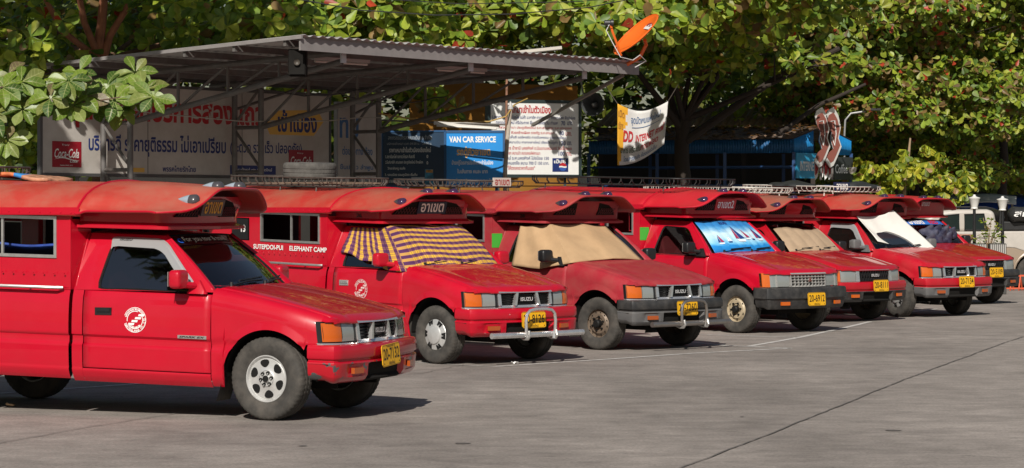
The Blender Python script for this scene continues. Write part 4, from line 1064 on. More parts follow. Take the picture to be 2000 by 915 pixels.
for i, (px, py, s) in enumerate(((903, 867, .03), (590, 872, .018), (1745, 842, .03), (1450, 815, .012))):
    b = MB(); p = gp(px, py); n = 9; b.v = [(p.x+s*2.2*math.cos(6.283*k/n)*rnd.uniform(.6, 1.2), p.y+s*2*math.sin(6.283*k/n)*rnd.uniform(.6, 1.2), .005) for k in range(n)]; b.f = [tuple(range(n))]; b.m = [0]
    obj('oil_stain', b.mesh('oil_stain', 0), mat('oil_stain', (.13, .115, .105), .8), kind='structure')
# small litter
def litter(name, px, py, s, m, label, cat):
    p = gp(px, py); b = MB(); r2 = random.Random(px)
    b.grid(lambda a, c: (p.x+(a-.5)*s+r2.uniform(-.1, .1)*s, p.y+(c-.5)*s*.8, .012+r2.uniform(0, .45)*s), 4, 4); tag(solid(obj(name, b, m), .002), label, cat)
litter('crumpled_paper', 1005, 714, .075, mat('white_paper', (.75, .74, .72), .8), 'crumpled white scrap of paper by the painted line', 'litter')
litter('dry_leaf', 20, 797, .08, mat('dry_leaf', (.32, .22, .13), .8), 'dry brown leaf lying beside the nearest taxi', 'leaf')
# ================================================================== the shelter
P0 = Vector((-3.0, 36.0, 0)); E1 = Vector((.616, .788, 0)); E2 = Vector((-.788, .616, 0))
def sp(t, k, z): p = P0+E1*t+E2*k; return (p.x, p.y, z)
def roof_z(k): return 4.10-.040*k
M_STEEL = mat('painted_grey_steel', (.135, .128, .122), .55, .25, var=.15, vscale=10, dirt=(.13, .08, .05), dirt_amt=.35, dscale=4)
M_ZINC = mat('galvanised_sheet', (.46, .45, .44), .5, .35, var=.12, vscale=4, dirt=(.26, .21, .18), dirt_amt=.4, dscale=2)
M_FASC = mat('grey_fascia', (.26, .24, .235), .5, .15, var=.08)
sh = empty('shelter', sp(3.5, 4.5, 0)); tag(sh, 'open steel shelter with corrugated roof on cantilever trusses behind the taxis', 'shelter')
sh_inv = Matrix.Translation(-Vector(sh.location))
def child(name, mb, m, par, **kw):
    """mesh given in world coordinates, stored relative to its thing"""
    root = par
    off = Vector(root.matrix_world.translation) if False else Vector((0, 0, 0)); q = root
    while q: off = off+Vector(q.location); q = q.parent
    mb.v = [(p[0]-off.x, p[1]-off.y, p[2]-off.z) for p in mb.v]; return obj(name, mb, m, par, **kw)
KB = 5.75
nsh = 11; wsh = 8.25/nsh
for i in range(nsh):                  # corrugated sheets, one object each
    b = MB(); t0 = i*wsh; dz = .006*(i % 2)
    b.grid(lambda a, c: sp(t0+(wsh+.03)*a, lerp(-.12, KB, c), roof_z(lerp(-.12, KB, c))+.045+dz+.016*math.cos(a*(wsh+.03)/.19*2*math.pi)), 32, 3); solid(child('roof_sheet', b, M_ZINC, sh), .004)
def sbar(name, a, b_, w, h=None, m=M_STEEL, par=sh): return child(name, MB().bar(a, b_, w, h), m, par)
sbar('fascia', sp(-.02, -.04, 4.03), sp(8.22, -.04, 4.02), .03, .17, M_FASC)
sbar('edge_trim', sp(-.04, -.1, 4.13), sp(-.04, KB, roof_z(KB)+.03), .03, .05, M_FASC)
for k in (.25, 1.25, 2.25, 3.25, 4.25, 5.1, 5.68): sbar('purlin', sp(-.02, k, roof_z(k)-.03), sp(8.2, k, roof_z(k)-.03), .05, .09, M_STEEL)
for t in (1.04, 3.96, 6.89):
    zt = lambda k: roof_z(k)-.125
    def bz(k): return lerp(3.86, 3.05, k/4.5)
    child('truss_chord', MB().tube([sp(t, .12, zt(.12)), sp(t, 5.65, zt(5.65))], .045, 10), M_STEEL, sh)
    child('truss_chord', MB().tube([sp(t, .12, bz(.12)), sp(t, 4.5, 3.05)], .045, 10), M_STEEL, sh)
    child('truss_end_plate', MB().box(sp(t, .09, 3.915), (.03, .10, .19), rz=math.atan2(E2.y, E2.x)), mat('white_end_plate', (.55, .56, .58), .4), sh)
    for k in (1.35, 2.4, 3.45): child('strut', MB().tube([sp(t, k, bz(k)), sp(t, k, zt(k))], .026, 8), M_STEEL, sh)
    for k0, k1 in ((1.35, 2.4), (2.4, 3.45), (3.45, 4.5)): child('diagonal_brace', MB().tube([sp(t, k0, zt(k0)), sp(t, k1, bz(k1))], .022, 8), M_STEEL, sh)
    for k in (4.5, 5.1): child('post', MB().tube([sp(t, k, 0), sp(t, k, zt(k))], .048, 12), mat('grey_post', (.15, .14, .135), .5, .3, var=.15, vscale=6), sh)
    for z in (2.32, 3.05): child('rung', MB().tube([sp(t, 4.5, z), sp(t, 5.1, z)], .03, 8), M_STEEL, sh)
    child('diagonal_brace', MB().tube([sp(t, 4.5, 2.36), sp(t, 5.1, 3.02)], .024, 8), M_STEEL, sh); child('diagonal_brace', MB().tube([sp(t, 5.1, 2.32), sp(t, 4.5, 1.6)], .024, 8), M_STEEL, sh)
    child('diagonal_brace', MB().tube([sp(t, 5.1, 3.1), sp(t, 4.5, 3.72)], .024, 8), M_STEEL, sh)
    child('diagonal_brace', MB().tube([sp(t, 5.1, 3.35), sp(min(8.1, t+1.7), 5.1, roof_z(5.1)-.1)], .024, 8), M_STEEL, sh)
sbar('eave_stay', sp(8.05, .15, 3.93), at(1040, 245, 45.5), .05, .05, mat('pale_steel_stay', (.30, .28, .25), .5, .3))
# fluorescent tubes under the roof
for t, k in ((1.9, .9), (4.85, 1.0)):
    o = empty('tube_light', sp(t, k, 3.93)); tag(o, 'fluorescent tube fitting under the roof edge, '+('left one' if t < 3 else 'right one'), 'light', 'tube lights under the shelter')
    child('housing', MB().bar(sp(t-.62, k, 3.93), sp(t+.62, k, 3.93), .06, .05), mat('light_housing', (.45, .44, .42), .5), o); child('tube', MB().tube([sp(t-.58, k, 3.885), sp(t+.58, k, 3.885)], .016, 8), mat('unlit_tube', (.62, .60, .56), .3), o)
# slack cables under the roof
for i, (t0, t1, k, lb) in enumerate(((1.0, 4.0, 2.2, 'left slack black cable hung between the trusses'), (3.9, 6.9, 3.0, 'right slack black cable hung between the trusses'), (.2, 6.9, 4.42, 'long pale cable tied along the front posts'))):
    tag(obj('hanging_cable', MB().tube([sp(lerp(t0, t1, j/10), k, (3.62 if i < 2 else 3.30)-.16*math.sin(j/10*math.pi)+.015*math.sin(j*2.3)) for j in range(11)], .010, 5), M_RACKB if i < 2 else mat('pale_cable2', (.40, .38, .34), .6)), lb, 'cable', 'cables under the shelter roof')
# loudspeakers
lo = Vector(at(580, 122, 36.2)); o = empty('box_loudspeaker', lo); tag(o, 'square dark loudspeaker box hanging at the roof corner', 'loudspeaker')
b = MB(); b.box(lo+Vector((0, .18, 0)), (.25, .30, .38)); bevel(child('cabinet', b, mat('dark_speaker_box', (.012, .011, .010), .8, spec=.08), o), .01)
b = MB(); b.grid(lambda a, c: lo+Vector((lerp(-.115, .115, a)*(1-.55*c), .02-.0+.11*c, lerp(-.18, .18, a)*0))+Vector((0, 0, 0)), 1, 1)
b = MB(); cor = [(-.11, -.17), (.11, -.17), (.11, .17), (-.11, .17)]
for i in range(4):
    p, q = cor[i], cor[(i+1) % 4]; b.quad(lo+Vector((p[0], .0, p[1])), lo+Vector((q[0], .0, q[1])), lo+Vector((q[0]*.35, .028, q[1]*.35)), lo+Vector((p[0]*.35, .028, p[1]*.35)))
child('horn_flare', b, mat('speaker_flare', (.014, .013, .012), .8, spec=.08), o); child('horn_throat', MB().lathe([(.045, -.03), (.03, -.01), (0, 0)], lo+Vector((0, .01, 0)), 'y', 14), mat('speaker_throat', (.07, .06, .05), .5), o)
def horn(px, py, D, r, label, yaw):
    p = at(px, py, D); o = empty('horn_loudspeaker', p, yaw); tag(o, label, 'loudspeaker')
    b = MB(); b.lathe([(r, -.30), (r*1.02, -.29), (r*.80, -.20), (r*.45, -.08), (r*.25, .02), (.05, .10), (.05, .22), (0, .23)], n=32); obj('flare', b, mat('grey_horn', (.075, .08, .082), .45), o)
    obj('centre', MB().lathe([(0, -.26), (.03, -.24), (.05, -.12), (.06, .0)], n=16), mat('horn_centre', (.22, .22, .22), .4), o); obj('bracket', MB().tube([(0, .1, .05), (-.25, .12, .22), (-.3, .1, .5)], .018, 6), M_STEEL, o)
horn(1163, 206, 47.5, .21, 'round dark horn loudspeaker hanging below the roof end by the banner', R_(-12))
# ------------------------------------------------------------------ signs
def sign(name, A, B, z0, z1, mb_, mframe, label, cat='sign', fw=.035, th=.05, legs=True):
    """board from A to B (ground points, left to right as seen), returns root and f(x,z,e)"""
    A = Vector((A[0], A[1], 0)); B = Vector((B[0], B[1], 0)); d = (B-A); Lg = d.length; d.normalize(); n = Vector((d.y, -d.x, 0))
    o = empty(name, A.lerp(B, .5)); tag(o, label, cat); f = lambda x, z, e=0.: A+d*x+n*e+Vector((0, 0, z))
    b = MB(); b.prism([(0, z0), (Lg, z0), (Lg, z1), (0, z1)], lambda x, z, t: f(x, z, -t), th); child('board', b, mb_, o)
    if fw:
        for x0, x1, a, c in ((-fw/2, Lg+fw/2, z0-fw, z0), (-fw/2, Lg+fw/2, z1, z1+fw), (-fw, 0, z0-fw*.9, z1+fw*.9), (Lg, Lg+fw, z0-fw*.9, z1+fw*.9)):
            b = MB(); b.prism([(x0, a), (x1, a), (x1, c), (x0, c)], lambda x, z, t: f(x, z, .012-t), th+.02); child('frame', b, mframe, o)
    if legs:
        for x in (Lg*.12, Lg*.88): child('leg', MB().bar(f(x, 0, -th-.03), f(x, z1, -th-.03), .05), mframe, o)
    return o, f, Lg
def words(o, f, items, m, e=.003, name='lettering'):
    for tx, x, z, w, h, bo in items:
        b = MB(); text_into(b, tx, x, z, w, h, lambda a, c: f(a, c, e), bold=min(.035, bo*1.6))
        b2 = child(name, b, m, o); b2.data.polygons.foreach_set('use_smooth', [False]*len(b2.data.polygons))
    return b2
C_RED = mat('sign_red', (.42, .015, .02), .5); C_BLUE = mat('sign_blue', (.012, .03, .16), .5); C_BLACK = mat('sign_black', (.015, .015, .02), .5); C_WHT = mat('sign_white_ink', (.75, .75, .73), .5); C_YEL = mat('sign_yellow', (.70, .42, .08), .5)
M_SIGNW = mat('white_sign_panel', (.52, .49, .455), .6, var=.08, vscale=1.5, dirt=(.33, .29, .25), dirt_amt=.6, dscale=1.2)
M_BOARD = mat('white_price_panel', (.74, .74, .72), .5, var=.03)
KS = 5.32
# long white sign under the shelter
a_, b_ = sp(-.02, KS, 0), sp(6.52, KS, 0)
o, f, Lg = sign('long_sign', a_, b_, 2.27, 3.66, M_SIGNW, mat('grey_sign_frame', (.10, .10, .10), .5, .3), 'long white sign with red and blue writing and two red drink logos under the shelter', fw=.05)
for x in (Lg*.34, Lg*.67): child('panel_joint', MB().bar(f(x, 2.28, .003), f(x, 3.65, .003), .008, .008), M_STEEL, o)
words(o, f, [('จุดจอดรถบริการสองแถว', .55, 2.98, 4.35, .52, .022)], C_RED); words(o, f, [('เข้าเมือง', 5.25, 3.02, .98, .38, .02), ('บริการดี ราคายุติธรรม ไม่เอาเปรียบ', .95, 2.55, 3.05, .36, .015), ('(สะดวก รวดเร็ว ปลอดภัย)', 4.1, 2.60, 1.75, .26, .012), ('พรรคไทยรักไทย', 2.55, 2.315, .75, .10, .015)], C_BLUE)
b = MB(); b.prism([(5.05, 2.97), (6.15, 2.97), (6.40, 3.22), (6.25, 3.42), (5.25, 3.38), (4.95, 3.15)], lambda x, z, t: f(x, z, .0022-t), .002); child('yellow_patch', b, C_YEL, o)
b = MB(); b.prism([(1.85, 2.30), (2.15, 2.30), (2.15, 2.37), (1.85, 2.37)], lambda x, z, t: f(x, z, .0022-t), .002); child('yellow_patch', b, C_YEL, o)
b = MB(); b.prism([(4.1, 2.29), (5.2, 2.29), (5.2, 2.44), (4.1, 2.44)], lambda x, z, t: f(x, z, .0022-t), .002); child('blue_patch', b, C_BLUE, o); words(o, f, [('๑๗ เข้าหมู่ ๑๒ อาเขตใหม่', 4.2, 2.33, .9, .07, .01)], C_WHT, .005)
for x0, w_ in ((.20, .60), (5.52, .62)):
    b = MB(); h_ = .40; z_ = 2.36 if x0 < 1 else 2.32
    b.prism([(x0, z_), (x0+w_, z_), (x0+w_, z_+h_), (x0, z_+h_)], lambda x, z, t: f(x, z, .004-t), .004); lg = child('drink_logo', b, mat('cola_red', (.30, .008, .02), .45), o)
    b = MB(); ff = lambda a, c: f(a, c, .007); text_into(b, 'Coca-Cola', x0+w_*.07, z_+h_*.36, w_*.84, h_*.36, ff, bold=.012, shear=.35); text_into(b, 'Enjoy', x0+w_*.34, z_+h_*.82, w_*.24, h_*.08, ff); text_into(b, 'Coke', x0+w_*.60, z_+h_*.18, w_*.26, h_*.12, ff, bold=.02, shear=.3); text_into(b, 'TRADE-MARK REG.', x0+w_*.25, z_+h_*.05, w_*.45, h_*.045, ff)
    b.grid(lambda a, c: ff(x0+w_*lerp(.06, .94, a), z_+h_*(.30+.05*math.sin(a*5.5)+(.05*math.sin(a*math.pi))*c)), 20, 1); child('logo_lettering', b, C_WHT, o)
# second white sign
o, f, Lg = sign('white_sign', sp(6.80, KS+.05, 0), sp(7.83, KS+.05, 0), 2.25, 3.55, M_SIGNW, mat('pale_sign_frame', (.30, .30, .30), .5, .3), 'narrow white sign with blue writing beside the long sign, behind the posts')
words(o, f, [('ทย', .05, 2.95, .50, .36, .02), ('ต่อของทาง ต้อง', .12, 2.66, .80, .15, .012), ('ขึ้นเที่ยว ลำพูน', .06, 2.38, .88, .12, .01)], mat('sky_blue_ink', (.03, .13, .32), .5))
o, f, Lg = sign('notice_board', (-3.5, 43.2), (-2.4, 43.35), 1.75, 2.06, M_SIGNW, M_STEEL, 'small white notice with a red round mark low behind the shelter posts', fw=.015)
b = MB(); b.grid(lambda a, c: f(.30+lerp(.09, .125, c)*math.cos(a*6.2832), 1.90+lerp(.09, .125, c)*math.sin(a*6.2832), .004), 24, 1); b.quad(f(.22, 1.83, .004), f(.25, 1.81, .004), f(.38, 1.97, .004), f(.35, 1.99, .004)); child('round_mark', b, C_RED, o); words(o, f, [('ห้ามจอด', .5, 1.84, .5, .12, .02)], C_RED)
# blue boards
BA, BB = at(748, 300, 47.2), at(868, 300, 46.9); BC, BD = at(872, 300, 46.9), at(982, 300, 46.8)
mdb = mat('dark_blue_panel', (.010, .035, .075), .45, var=.1, vscale=3); mbb = mat('bright_blue_panel', (.008, .23, .62), .42, var=.05, vscale=3); mbf = mat('blue_sign_frame', (.012, .07, .18), .5)
zt_, zb_ = CAMZ+(HY-258)*46.9/FPX, CAMZ+(HY-362)*46.9/FPX
o, f, Lg = sign('price_board', (BA.x, BA.y), (BB.x, BB.y), zb_, zt_, mdb, mbf, 'dark blue board with white handwritten price list under the shelter roof', fw=.03)
H = zt_-zb_
words(o, f, [('สหกรณ์นครลานนาเดินรถ จำกัด', .10, zb_+H*.86, .84, H*.085, .008), ('บริการเช่าเหมา เวลา 04.00 น. - 24.00 น.', .08, zb_+H*.76, .86, H*.055, .006)], mat('faded_white_ink', (.30, .33, .36), .5))
words(o, f, [('ราคาเหมาเข้าในตัวเมืองเชียงใหม่', .12, zb_+H*.62, .80, H*.10, .010), ('1.สถานีรถไฟ ตลาดวโรรส คันธารี', .05, zb_+H*.51, .56, H*.07, .008), ('0', .84, zb_+H*.51, .03, H*.06, .01), ('2.ไนท์บาร์ซ่า สวนดอก ประตูเชียงใหม่ ช้างเผือก', .05, zb_+H*.39, .72, H*.08, .008), ('0', .84, zb_+H*.39, .03, H*.06, .01), ('วิทยาลัยครู ขนส่ง', .09, zb_+H*.28, .34, H*.07, .008), ('3. รอบเมือง รอบคูเมือง เริ่มต้น', .04, zb_+H*.16, .62, H*.07, .008), ('4. สนามบิน สวนสัตว์ ประมาณ', .04, zb_+H*.05, .56, H*.07, .008)], C_WHT)
b = MB(); b.prism([(.55, zb_+H*.06), (.80, zb_+H*.06), (.80, zb_+H*.15), (.55, zb_+H*.15)], lambda x, z, t: f(x, z, .008-t), .006); child('paper_strip', b, mat('grey_paper', (.40, .42, .46), .7), o)
b = MB(); b.prism([(.81, zb_+H*.0), (.97, zb_+H*.0), (.97, zb_+H*.30), (.81, zb_+H*.30)], lambda x, z, t: f(x, z, .010-t), .006); child('poster', b, mat('blue_fish_poster', (.03, .16, .26), .4, var=.8, vscale=7), o)
b = MB(); b.prism([(.83, zb_+H*.24), (.96, zb_+H*.23), (.96, zb_+H*.29), (.83, zb_+H*.29)], lambda x, z, t: f(x, z, .014-t), .003); child('poster_title', b, mat('poster_yellow', (.45, .22, .04), .5, var=.6, vscale=20), o)
o, f, Lg = sign('service_board', (BC.x, BC.y), (BD.x, BD.y), zb_, zt_-.02, mbb, mbf, 'bright blue board reading VAN CAR SERVICE in white with orange writing below', fw=.045)
words(o, f, [('VAN CAR SERVICE', .05, zb_+H*.80, .86, H*.115, .03), ('ม้ารถตู้โดยสารประจำทางเข้าในเมือง', .10, zb_+H*.36, .76, H*.11, .012), ('ในเส้นทาง คนละ บาท', .20, zb_+H*.22, .56, H*.085, .015), ('นอกเส้นทางหรือเหมา ตกลงราคากันเอง', .06, zb_+H*.04, .86, H*.09, .012)], C_WHT)
words(o, f, [('รถตู้คิวอาเขต', .19, zb_+H*.51, .62, H*.21, .022)], mat('orange_ink', (.80, .48, .17), .5))
lt = empty('sign_lamp', at(912, 243, 46.2)); tag(lt, 'white tube lamp fitting mounted just above the blue boards', 'light')
child('fitting', MB().bar(at(848, 240, 46.3), at(975, 247, 46.1), .07, .075), mat('pale_fitting', (.60, .58, .54), .45), lt); child('tube', MB().tube([at(853, 246, 46.25), at(970, 252, 46.05)], .017, 8), MATS['unlit_tube'], lt)
child('arm', MB().tube([at(740, 235, 46.4), at(850, 240, 46.3), at(990, 244, 46.0)], .018, 6), M_STEEL, lt)
tag(obj('yellow_cable', MB().tube([at(740, 222, 44.0), at(800, 232, 45.2), at(880, 238, 45.6), at(955, 238, 45.7), at(988, 228, 45.7), at(1005, 205, 46), at(1030, 193, 46.6)], .014, 6), mat('yellow_cable', (.42, .27, .07), .6)), 'slack yellow cable strung over the blue boards to the rusty pole', 'cable')
po = empty('rusty_pole', (at(990, 400, 46.0).x, 46.0, 0)); tag(po, 'thin rusty pole tied to a pale pipe between blue and white boards', 'pole')
child('pole', MB().tube([at(986, 640, 46.0), at(988, 300, 46.0), at(990, 150, 46.0)], .022, 8), mat('rust_brown', (.24, .12, .075), .75, var=.4, vscale=8), po)
child('pipe', MB().tube([at(983, 640, 45.9), at(987, 330, 45.9), at(991, 270, 45.9), at(997, 215, 45.9)], .036, 8), mat('dirty_pipe', (.40, .36, .31), .6, var=.3, vscale=5, dirt=(.3, .16, .06), dirt_amt=.8, dscale=3), po)
child('finial', MB().lathe([(.036, 0), (.05, .01), (.05, .05), (.03, .07), (.02, .13), (0, .16)], at(997, 215, 45.9), 'z', 10), mat('pale_finial', (.45, .45, .44), .5), po)
# white fare board
FA, FB = at(958, 270, 48.2), at(1130, 270, 48.9); zt_, zb_ = CAMZ+(HY-201)*48.4/FPX, CAMZ+(HY-341)*48.4/FPX; H = zt_-zb_
o, f, Lg = sign('fare_board', (FA.x, FA.y), (FB.x, FB.y), zb_, zt_, M_BOARD, mat('dark_green_frame', (.02, .035, .035), .5), 'white fare board with red and blue price lines right of the rusty pole', fw=.06, th=.12)
k = Lg/1.0
def row(tx, y, x0, x1, h=.052): return (tx, Lg*x0, zb_+H*y, Lg*(x1-x0), H*h, .012)
words(o, f, [('ค่าเหมาเข้าในตัวเมือง', Lg*.18, zb_+H*.855, Lg*.50, H*.115, .03), row('3. ที่สวนพยาบา ประตูเชียงใหม่ ร.พ.สวนปรุง ร.พ.สวนดอก', .625, .05, .92), row('วัดธรรม คิวรถช้างเผือก ราชภัฏ ร.พ.ลานนา', .555, .10, .72), row('บาท.', .545, .85, .92), row('แพมันตร น้ำธานี นครพิงค์ ถ.นิมมานเหมินทร์ วัดเจ็ดยอด', .345, .10, .92), row('ซอสวนดอก สนามม้า สนามกอล์ฟลานนา', .275, .10, .56), row('บาท.', .265, .85, .92), row('ราคานี้ "ให้ตกลงราคากันเอง"', .062, .08, .50, .06)], C_RED)
words(o, f, [row('1.ตลาดวโรรส สถานีรถไฟ แม่ค้า ม.พายัพ กาดสวนแก้ว กาดรวมโชค สันป่าข่อย', .775, .02, .96), row('ตลาดเมืองใหม่ ศรีประกาศ สี่แยกแสงตะวัน ท่าแพ', .70, .06, .76), ('70', Lg*.80, zb_+H*.69, Lg*.045, H*.062, .015), row('บาท.', .695, .87, .93), ('80', Lg*.78, zb_+H*.55, Lg*.05, H*.062, .015), row('ช้าง ร.ร.เพ็นซี แอร์พอร์ต กาดต้นพยอม ดอยปุงเตี่ยน', .49, .10, .85), row('(4 คน) สนามบิน ศาลากลางใหม่ เชียงใหม่ภูคำ', .42, .10, .76), ('120', Lg*.78, zb_+H*.41, Lg*.07, H*.062, .015), row('บาท.', .415, .87, .92), ('100', Lg*.77, zb_+H*.265, Lg*.07, H*.06, .015), row('ขนส่งใหม่ ร.พ.นครพิงค์ โป่งน้อย 150', .205, .08, .66), row('หอกรรมหนองจ๊อ สนาม 700 ปี 150 บาท.', .135, .08, .66)], C_BLUE)
b = MB(); x0, x1, z0, z1 = Lg*.70, Lg*.88, zb_+H*.04, zb_+H*.23
b.prism([(x0, z0), (x1, z0), (x1, z1), (x0, z1)], lambda x, z, t: f(x, z, .005-t), .005); child('drink_logo', b, mat('logo_navy', (.010, .025, .13), .45), o)
cx, cz, rr = (x0+x1)/2+.05, z0+(z1-z0)*.36, (x1-x0)*.24
def cap(z0_, z1_, am, m_):
    b = MB(); b.grid(lambda a, c: f(cx+lerp(-1, 1, a)*rr*math.sqrt(max(.0, 1-lerp(z0_, z1_, c)**2)), cz+rr*(lerp(z0_, z1_, c)+am*math.sin(a*math.pi*2)), .009), 14, 8); child('logo_globe', b, m_, o)
cap(.22, .98, .06, C_RED); cap(-.16, .18, .06, C_WHT); cap(-.98, -.2, .06, mat('logo_blue', (.03, .09, .35), .5)); words(o, f, [('เป๊ปซี่', x0+.03, z0+(z1-z0)*.62, (x1-x0)*.75, (z1-z0)*.30, .02)], C_WHT, .008, 'logo_lettering')
# hanging banner
def ban(a, c):
    t = at(lerp(1206, 1305, a), 0, 50); top = lerp(203, 198, a)+20*math.sin(a*math.pi)*.8; bot = lerp(323, 282, a**1.2)+8*math.sin(a*math.pi)
    p = at(lerp(1206, 1305, a)-8*(1-c)*a, lerp(bot, top, c), 50); p.y += .28*math.sin(a*math.pi)*(1-.5*c)+.04*math.sin(a*9+c*4); return p
b = MB(); b.grid(ban, 24, 16, mfn=lambda a, c: 1 if a < .04+.17*c+.02*math.sin(c*30) else 0); bo = empty('cloth_banner', at(1255, 270, 50)); tag(bo, 'white hanging cloth banner reading DD INTERNET with a yellow left edge', 'banner')
solid(child('cloth', b, [mat('banner_cloth', (.62, .61, .60), .85, var=.05), mat('banner_yellow', (.68, .34, .02), .8)], bo), .004)
def bw(items, m_):
    for tx, a0, a1, c0, c1, bo_, sh_ in items:
        b = MB(); text_into(b, tx, 0, 0, 1, 1, lambda x, z: ban(lerp(a0, a1, x), lerp(c0, c1, z))+Vector((0, -.012, 0)), bold=bo_, shear=sh_)
        child('lettering', b, m_, bo)
bw([('จุดนัดพบแห่งใหม่', .28, .86, .70, .90, .015, .1), ('โดยสารจุดส่ง ห้องแอร์เย็น', .14, .84, .03, .15, .01, .1)], mat('banner_blue_ink', (.03, .10, .25), .6))
b = MB(); b.grid(lambda a, c: ban(lerp(.30, .86, a), .66+.012*c)+Vector((0, -.012, 0)), 8, 1); child('underline', b, MATS['banner_blue_ink'], bo)
bw([('DD', .12, .33, .40, .60, .04, .1), ('INTERNET คาเฟ่', .38, .96, .38, .56, .03, .1), ('กาแฟสด', .50, .86, .20, .34, .02, .1)], mat('banner_red_ink', (.45, .02, .03), .6)); bw([('อาหาร เครื่องดื่ม', .07, .50, .20, .33, .02, .1)], mat('banner_green_ink', (.03, .07, .03), .6)); bw([('เปิด', .02, .14, .80, .92, .015, 0), ('บริการ', .02, .12, .60, .72, .012, 0)], mat('banner_brown_ink', (.25, .10, .02), .6))
for a in (0, 1): child('cord', MB().tube([ban(a, 1), at(1180 if a == 0 else 1325, 165, 50)], .008, 5), M_RACKG, bo)
# satellite dish
dc = at(1245, 70, 42.0); o = empty('satellite_dish', at(1235, 118, 42.2)); tag(o, 'tilted orange satellite dish on the far corner of the shelter roof', 'satellite dish')
M_OR = mat('orange_dish_paint', (.78, .14, .015), .4, var=.05, coat=.2)
nrm = Vector((-.64, -.28, .72)).normalized(); q = nrm.to_track_quat('Z', 'Y').to_matrix()
ax_l = Vector((.66, .10, .74)); ax_l = (ax_l-nrm*ax_l.dot(nrm)).normalized(); ax_s = nrm.cross(ax_l); rl, rs = .47, .42
def dish(r, t, e=0.): return dc+ax_l*(rl*r*math.cos(t))+ax_s*(rs*r*math.sin(t))+nrm*(.10*r*r-.06+e)
b = MB(); b.grid(lambda a, c: dish(c, a*6.28318), 40, 10, cu=True); solid(child('reflector', b, M_OR, o), .012)
b = MB(); b.tube([dish(1, i/40*6.28318) for i in range(40)], .011, 6, closed=True); child('rim', b, M_OR, o)
lg0 = dish(.55, .15); b = MB(); b.grid(lambda a, c: dish(0, 0)+ax_l*lerp(.18, .36, c)+ax_s*lerp(-.13, .13, a)+nrm*(.02+.10*.0+.012+.05*lerp(.18, .36, c)), 4, 4); child('logo_patch', b, C_WHT, o)
b = MB(); text_into(b, 'iPD', 0, 0, 1, 1, lambda x, z: dish(0, 0)+ax_s*lerp(-.10, .10, 1-x if ax_s.x < 0 else x)+ax_l*lerp(.235, .335, z)+nrm*(.037+.05*lerp(.235, .335, z)), bold=.03); child('logo_lettering', b, mat('logo_maroon', (.22, .02, .05), .5), o)
lnb = at(1192, 45, 41.6)
child('feed_arm', MB().tube([dish(1, 3.14159), at(1213, 108, 41.8), at(1196, 62, 41.6), lnb], .020, 8), M_OR, o); child('mount', MB().tube([dish(.1, 0, -.02)-nrm*.06, at(1262, 88, 42.2), at(1250, 112, 42.2), at(1222, 128, 42.2)], .032, 8), M_OR, o)
child('receiver', MB().lathe([(.03, -.10), (.045, -.09), (.045, 0), (.06, .01), (.06, .05), (0, .05)], lnb, 'x', 14), mat('receiver_black', (.03, .03, .035), .4), o)
child('cable', MB().tube([lnb, at(1184, 60, 41.5), at(1197, 85, 41.5), at(1212, 112, 41.5), at(1236, 118, 41.7), at(1250, 108, 41.8), at(1262, 120, 42), at(1240, 132, 42)], .008, 5), mat('pale_cable', (.55, .55, .55), .5), o)
b = MB(); b.box(at(1040, 100, 43.5)+Vector((0, 0, 0)), (1.0, .25, .05), M=Matrix.Rotation(R_(-6), 3, 'Y')); tag(obj('loose_plank', b, mat('pale_plank', (.45, .42, .37), .7)), 'pale loose plank lying on top of the shelter roof', 'plank')
# overhead wires
for i, (pts, r) in enumerate((([at(560, -5, 40), at(700, 20, 40), at(850, 30, 40), at(1000, 28, 40), at(1150, 15, 40), at(1250, -5, 40)], .009), ([at(640, -8, 41), at(900, 8, 41), at(1120, 4, 41), at(1300, -10, 41)], .007))):
    tag(obj('overhead_wire', MB().tube(pts, r, 5), M_RACKB), ('lower' if i == 0 else 'upper')+' thin black overhead wire sagging across the leaves', 'wire', 'overhead wires')
# ------------------------------------------------------------------ yellow shed behind the boards
o = empty('yellow_shed', (.2, 53, 0)); tag(o, 'yellow clapboard shed behind the boards and shelter', 'building')
for i in range(12):
    z = 2.0+.19*i; b = MB(); A, B = at(800, 300, 51.5), at(1128, 300, 53.5)
    b.prism([(0, 0), (1, 0), (1, 1), (0, 1)], lambda x, y, t: Vector((lerp(A.x, B.x, x), lerp(A.y, B.y, x)-.03*(1-y)+t, z+.188*y)), .02); child('plank', b, mat('yellow_ochre_boards', (.26, .115, .012), .6, var=.15, vscale=2, dirt=(.3, .15, .03), dirt_amt=.4), o)
b = MB(); A, B = at(800, 300, 51.62), at(1128, 300, 53.62); b.prism([(0, 0), (1, 0), (1, 1), (0, 1)], lambda x, y, t: Vector((lerp(A.x, B.x, x), lerp(A.y, B.y, x)+t, 4.28*y)), 2.4); child('shed_body', b, mat('dark_shed_wall', (.10, .06, .025), .8), o)
# ------------------------------------------------------------------ long brown roof + blue cafe kiosk
M_RUSTR = mat('brown_corrugated_roof', (.17, .115, .062), .75, var=.2, vscale=3, dirt=(.28, .15, .06), dirt_amt=.55, dscale=7)
M_BLUE = mat('blue_corrugated', (.008, .085, .22), .5, var=.1, vscale=4); M_BLUE2 = mat('blue_steel', (.008, .05, .16), .45)
o = empty('brown_roofed_hall', (5.4, 60, 0)); tag(o, 'long low hall with brown corrugated roof behind the blue cafe', 'building')
x0, x1 = at(1165, 0, 59).x, at(1598, 0, 59).x
for i in range(8):
    b = MB(); a0 = lerp(x0, x1, i/8); w_ = (x1-x0)/8+.02; n = 30
    b.grid(lambda a, c: (a0+w_*a+.5*c, 59+2.4*c, 3.62+.50*c+.022*math.cos(a*w_/.16*6.2832)+.004*(i % 2)), n, 2); solid(child('roof_sheet', b, M_RUSTR, o), .005)
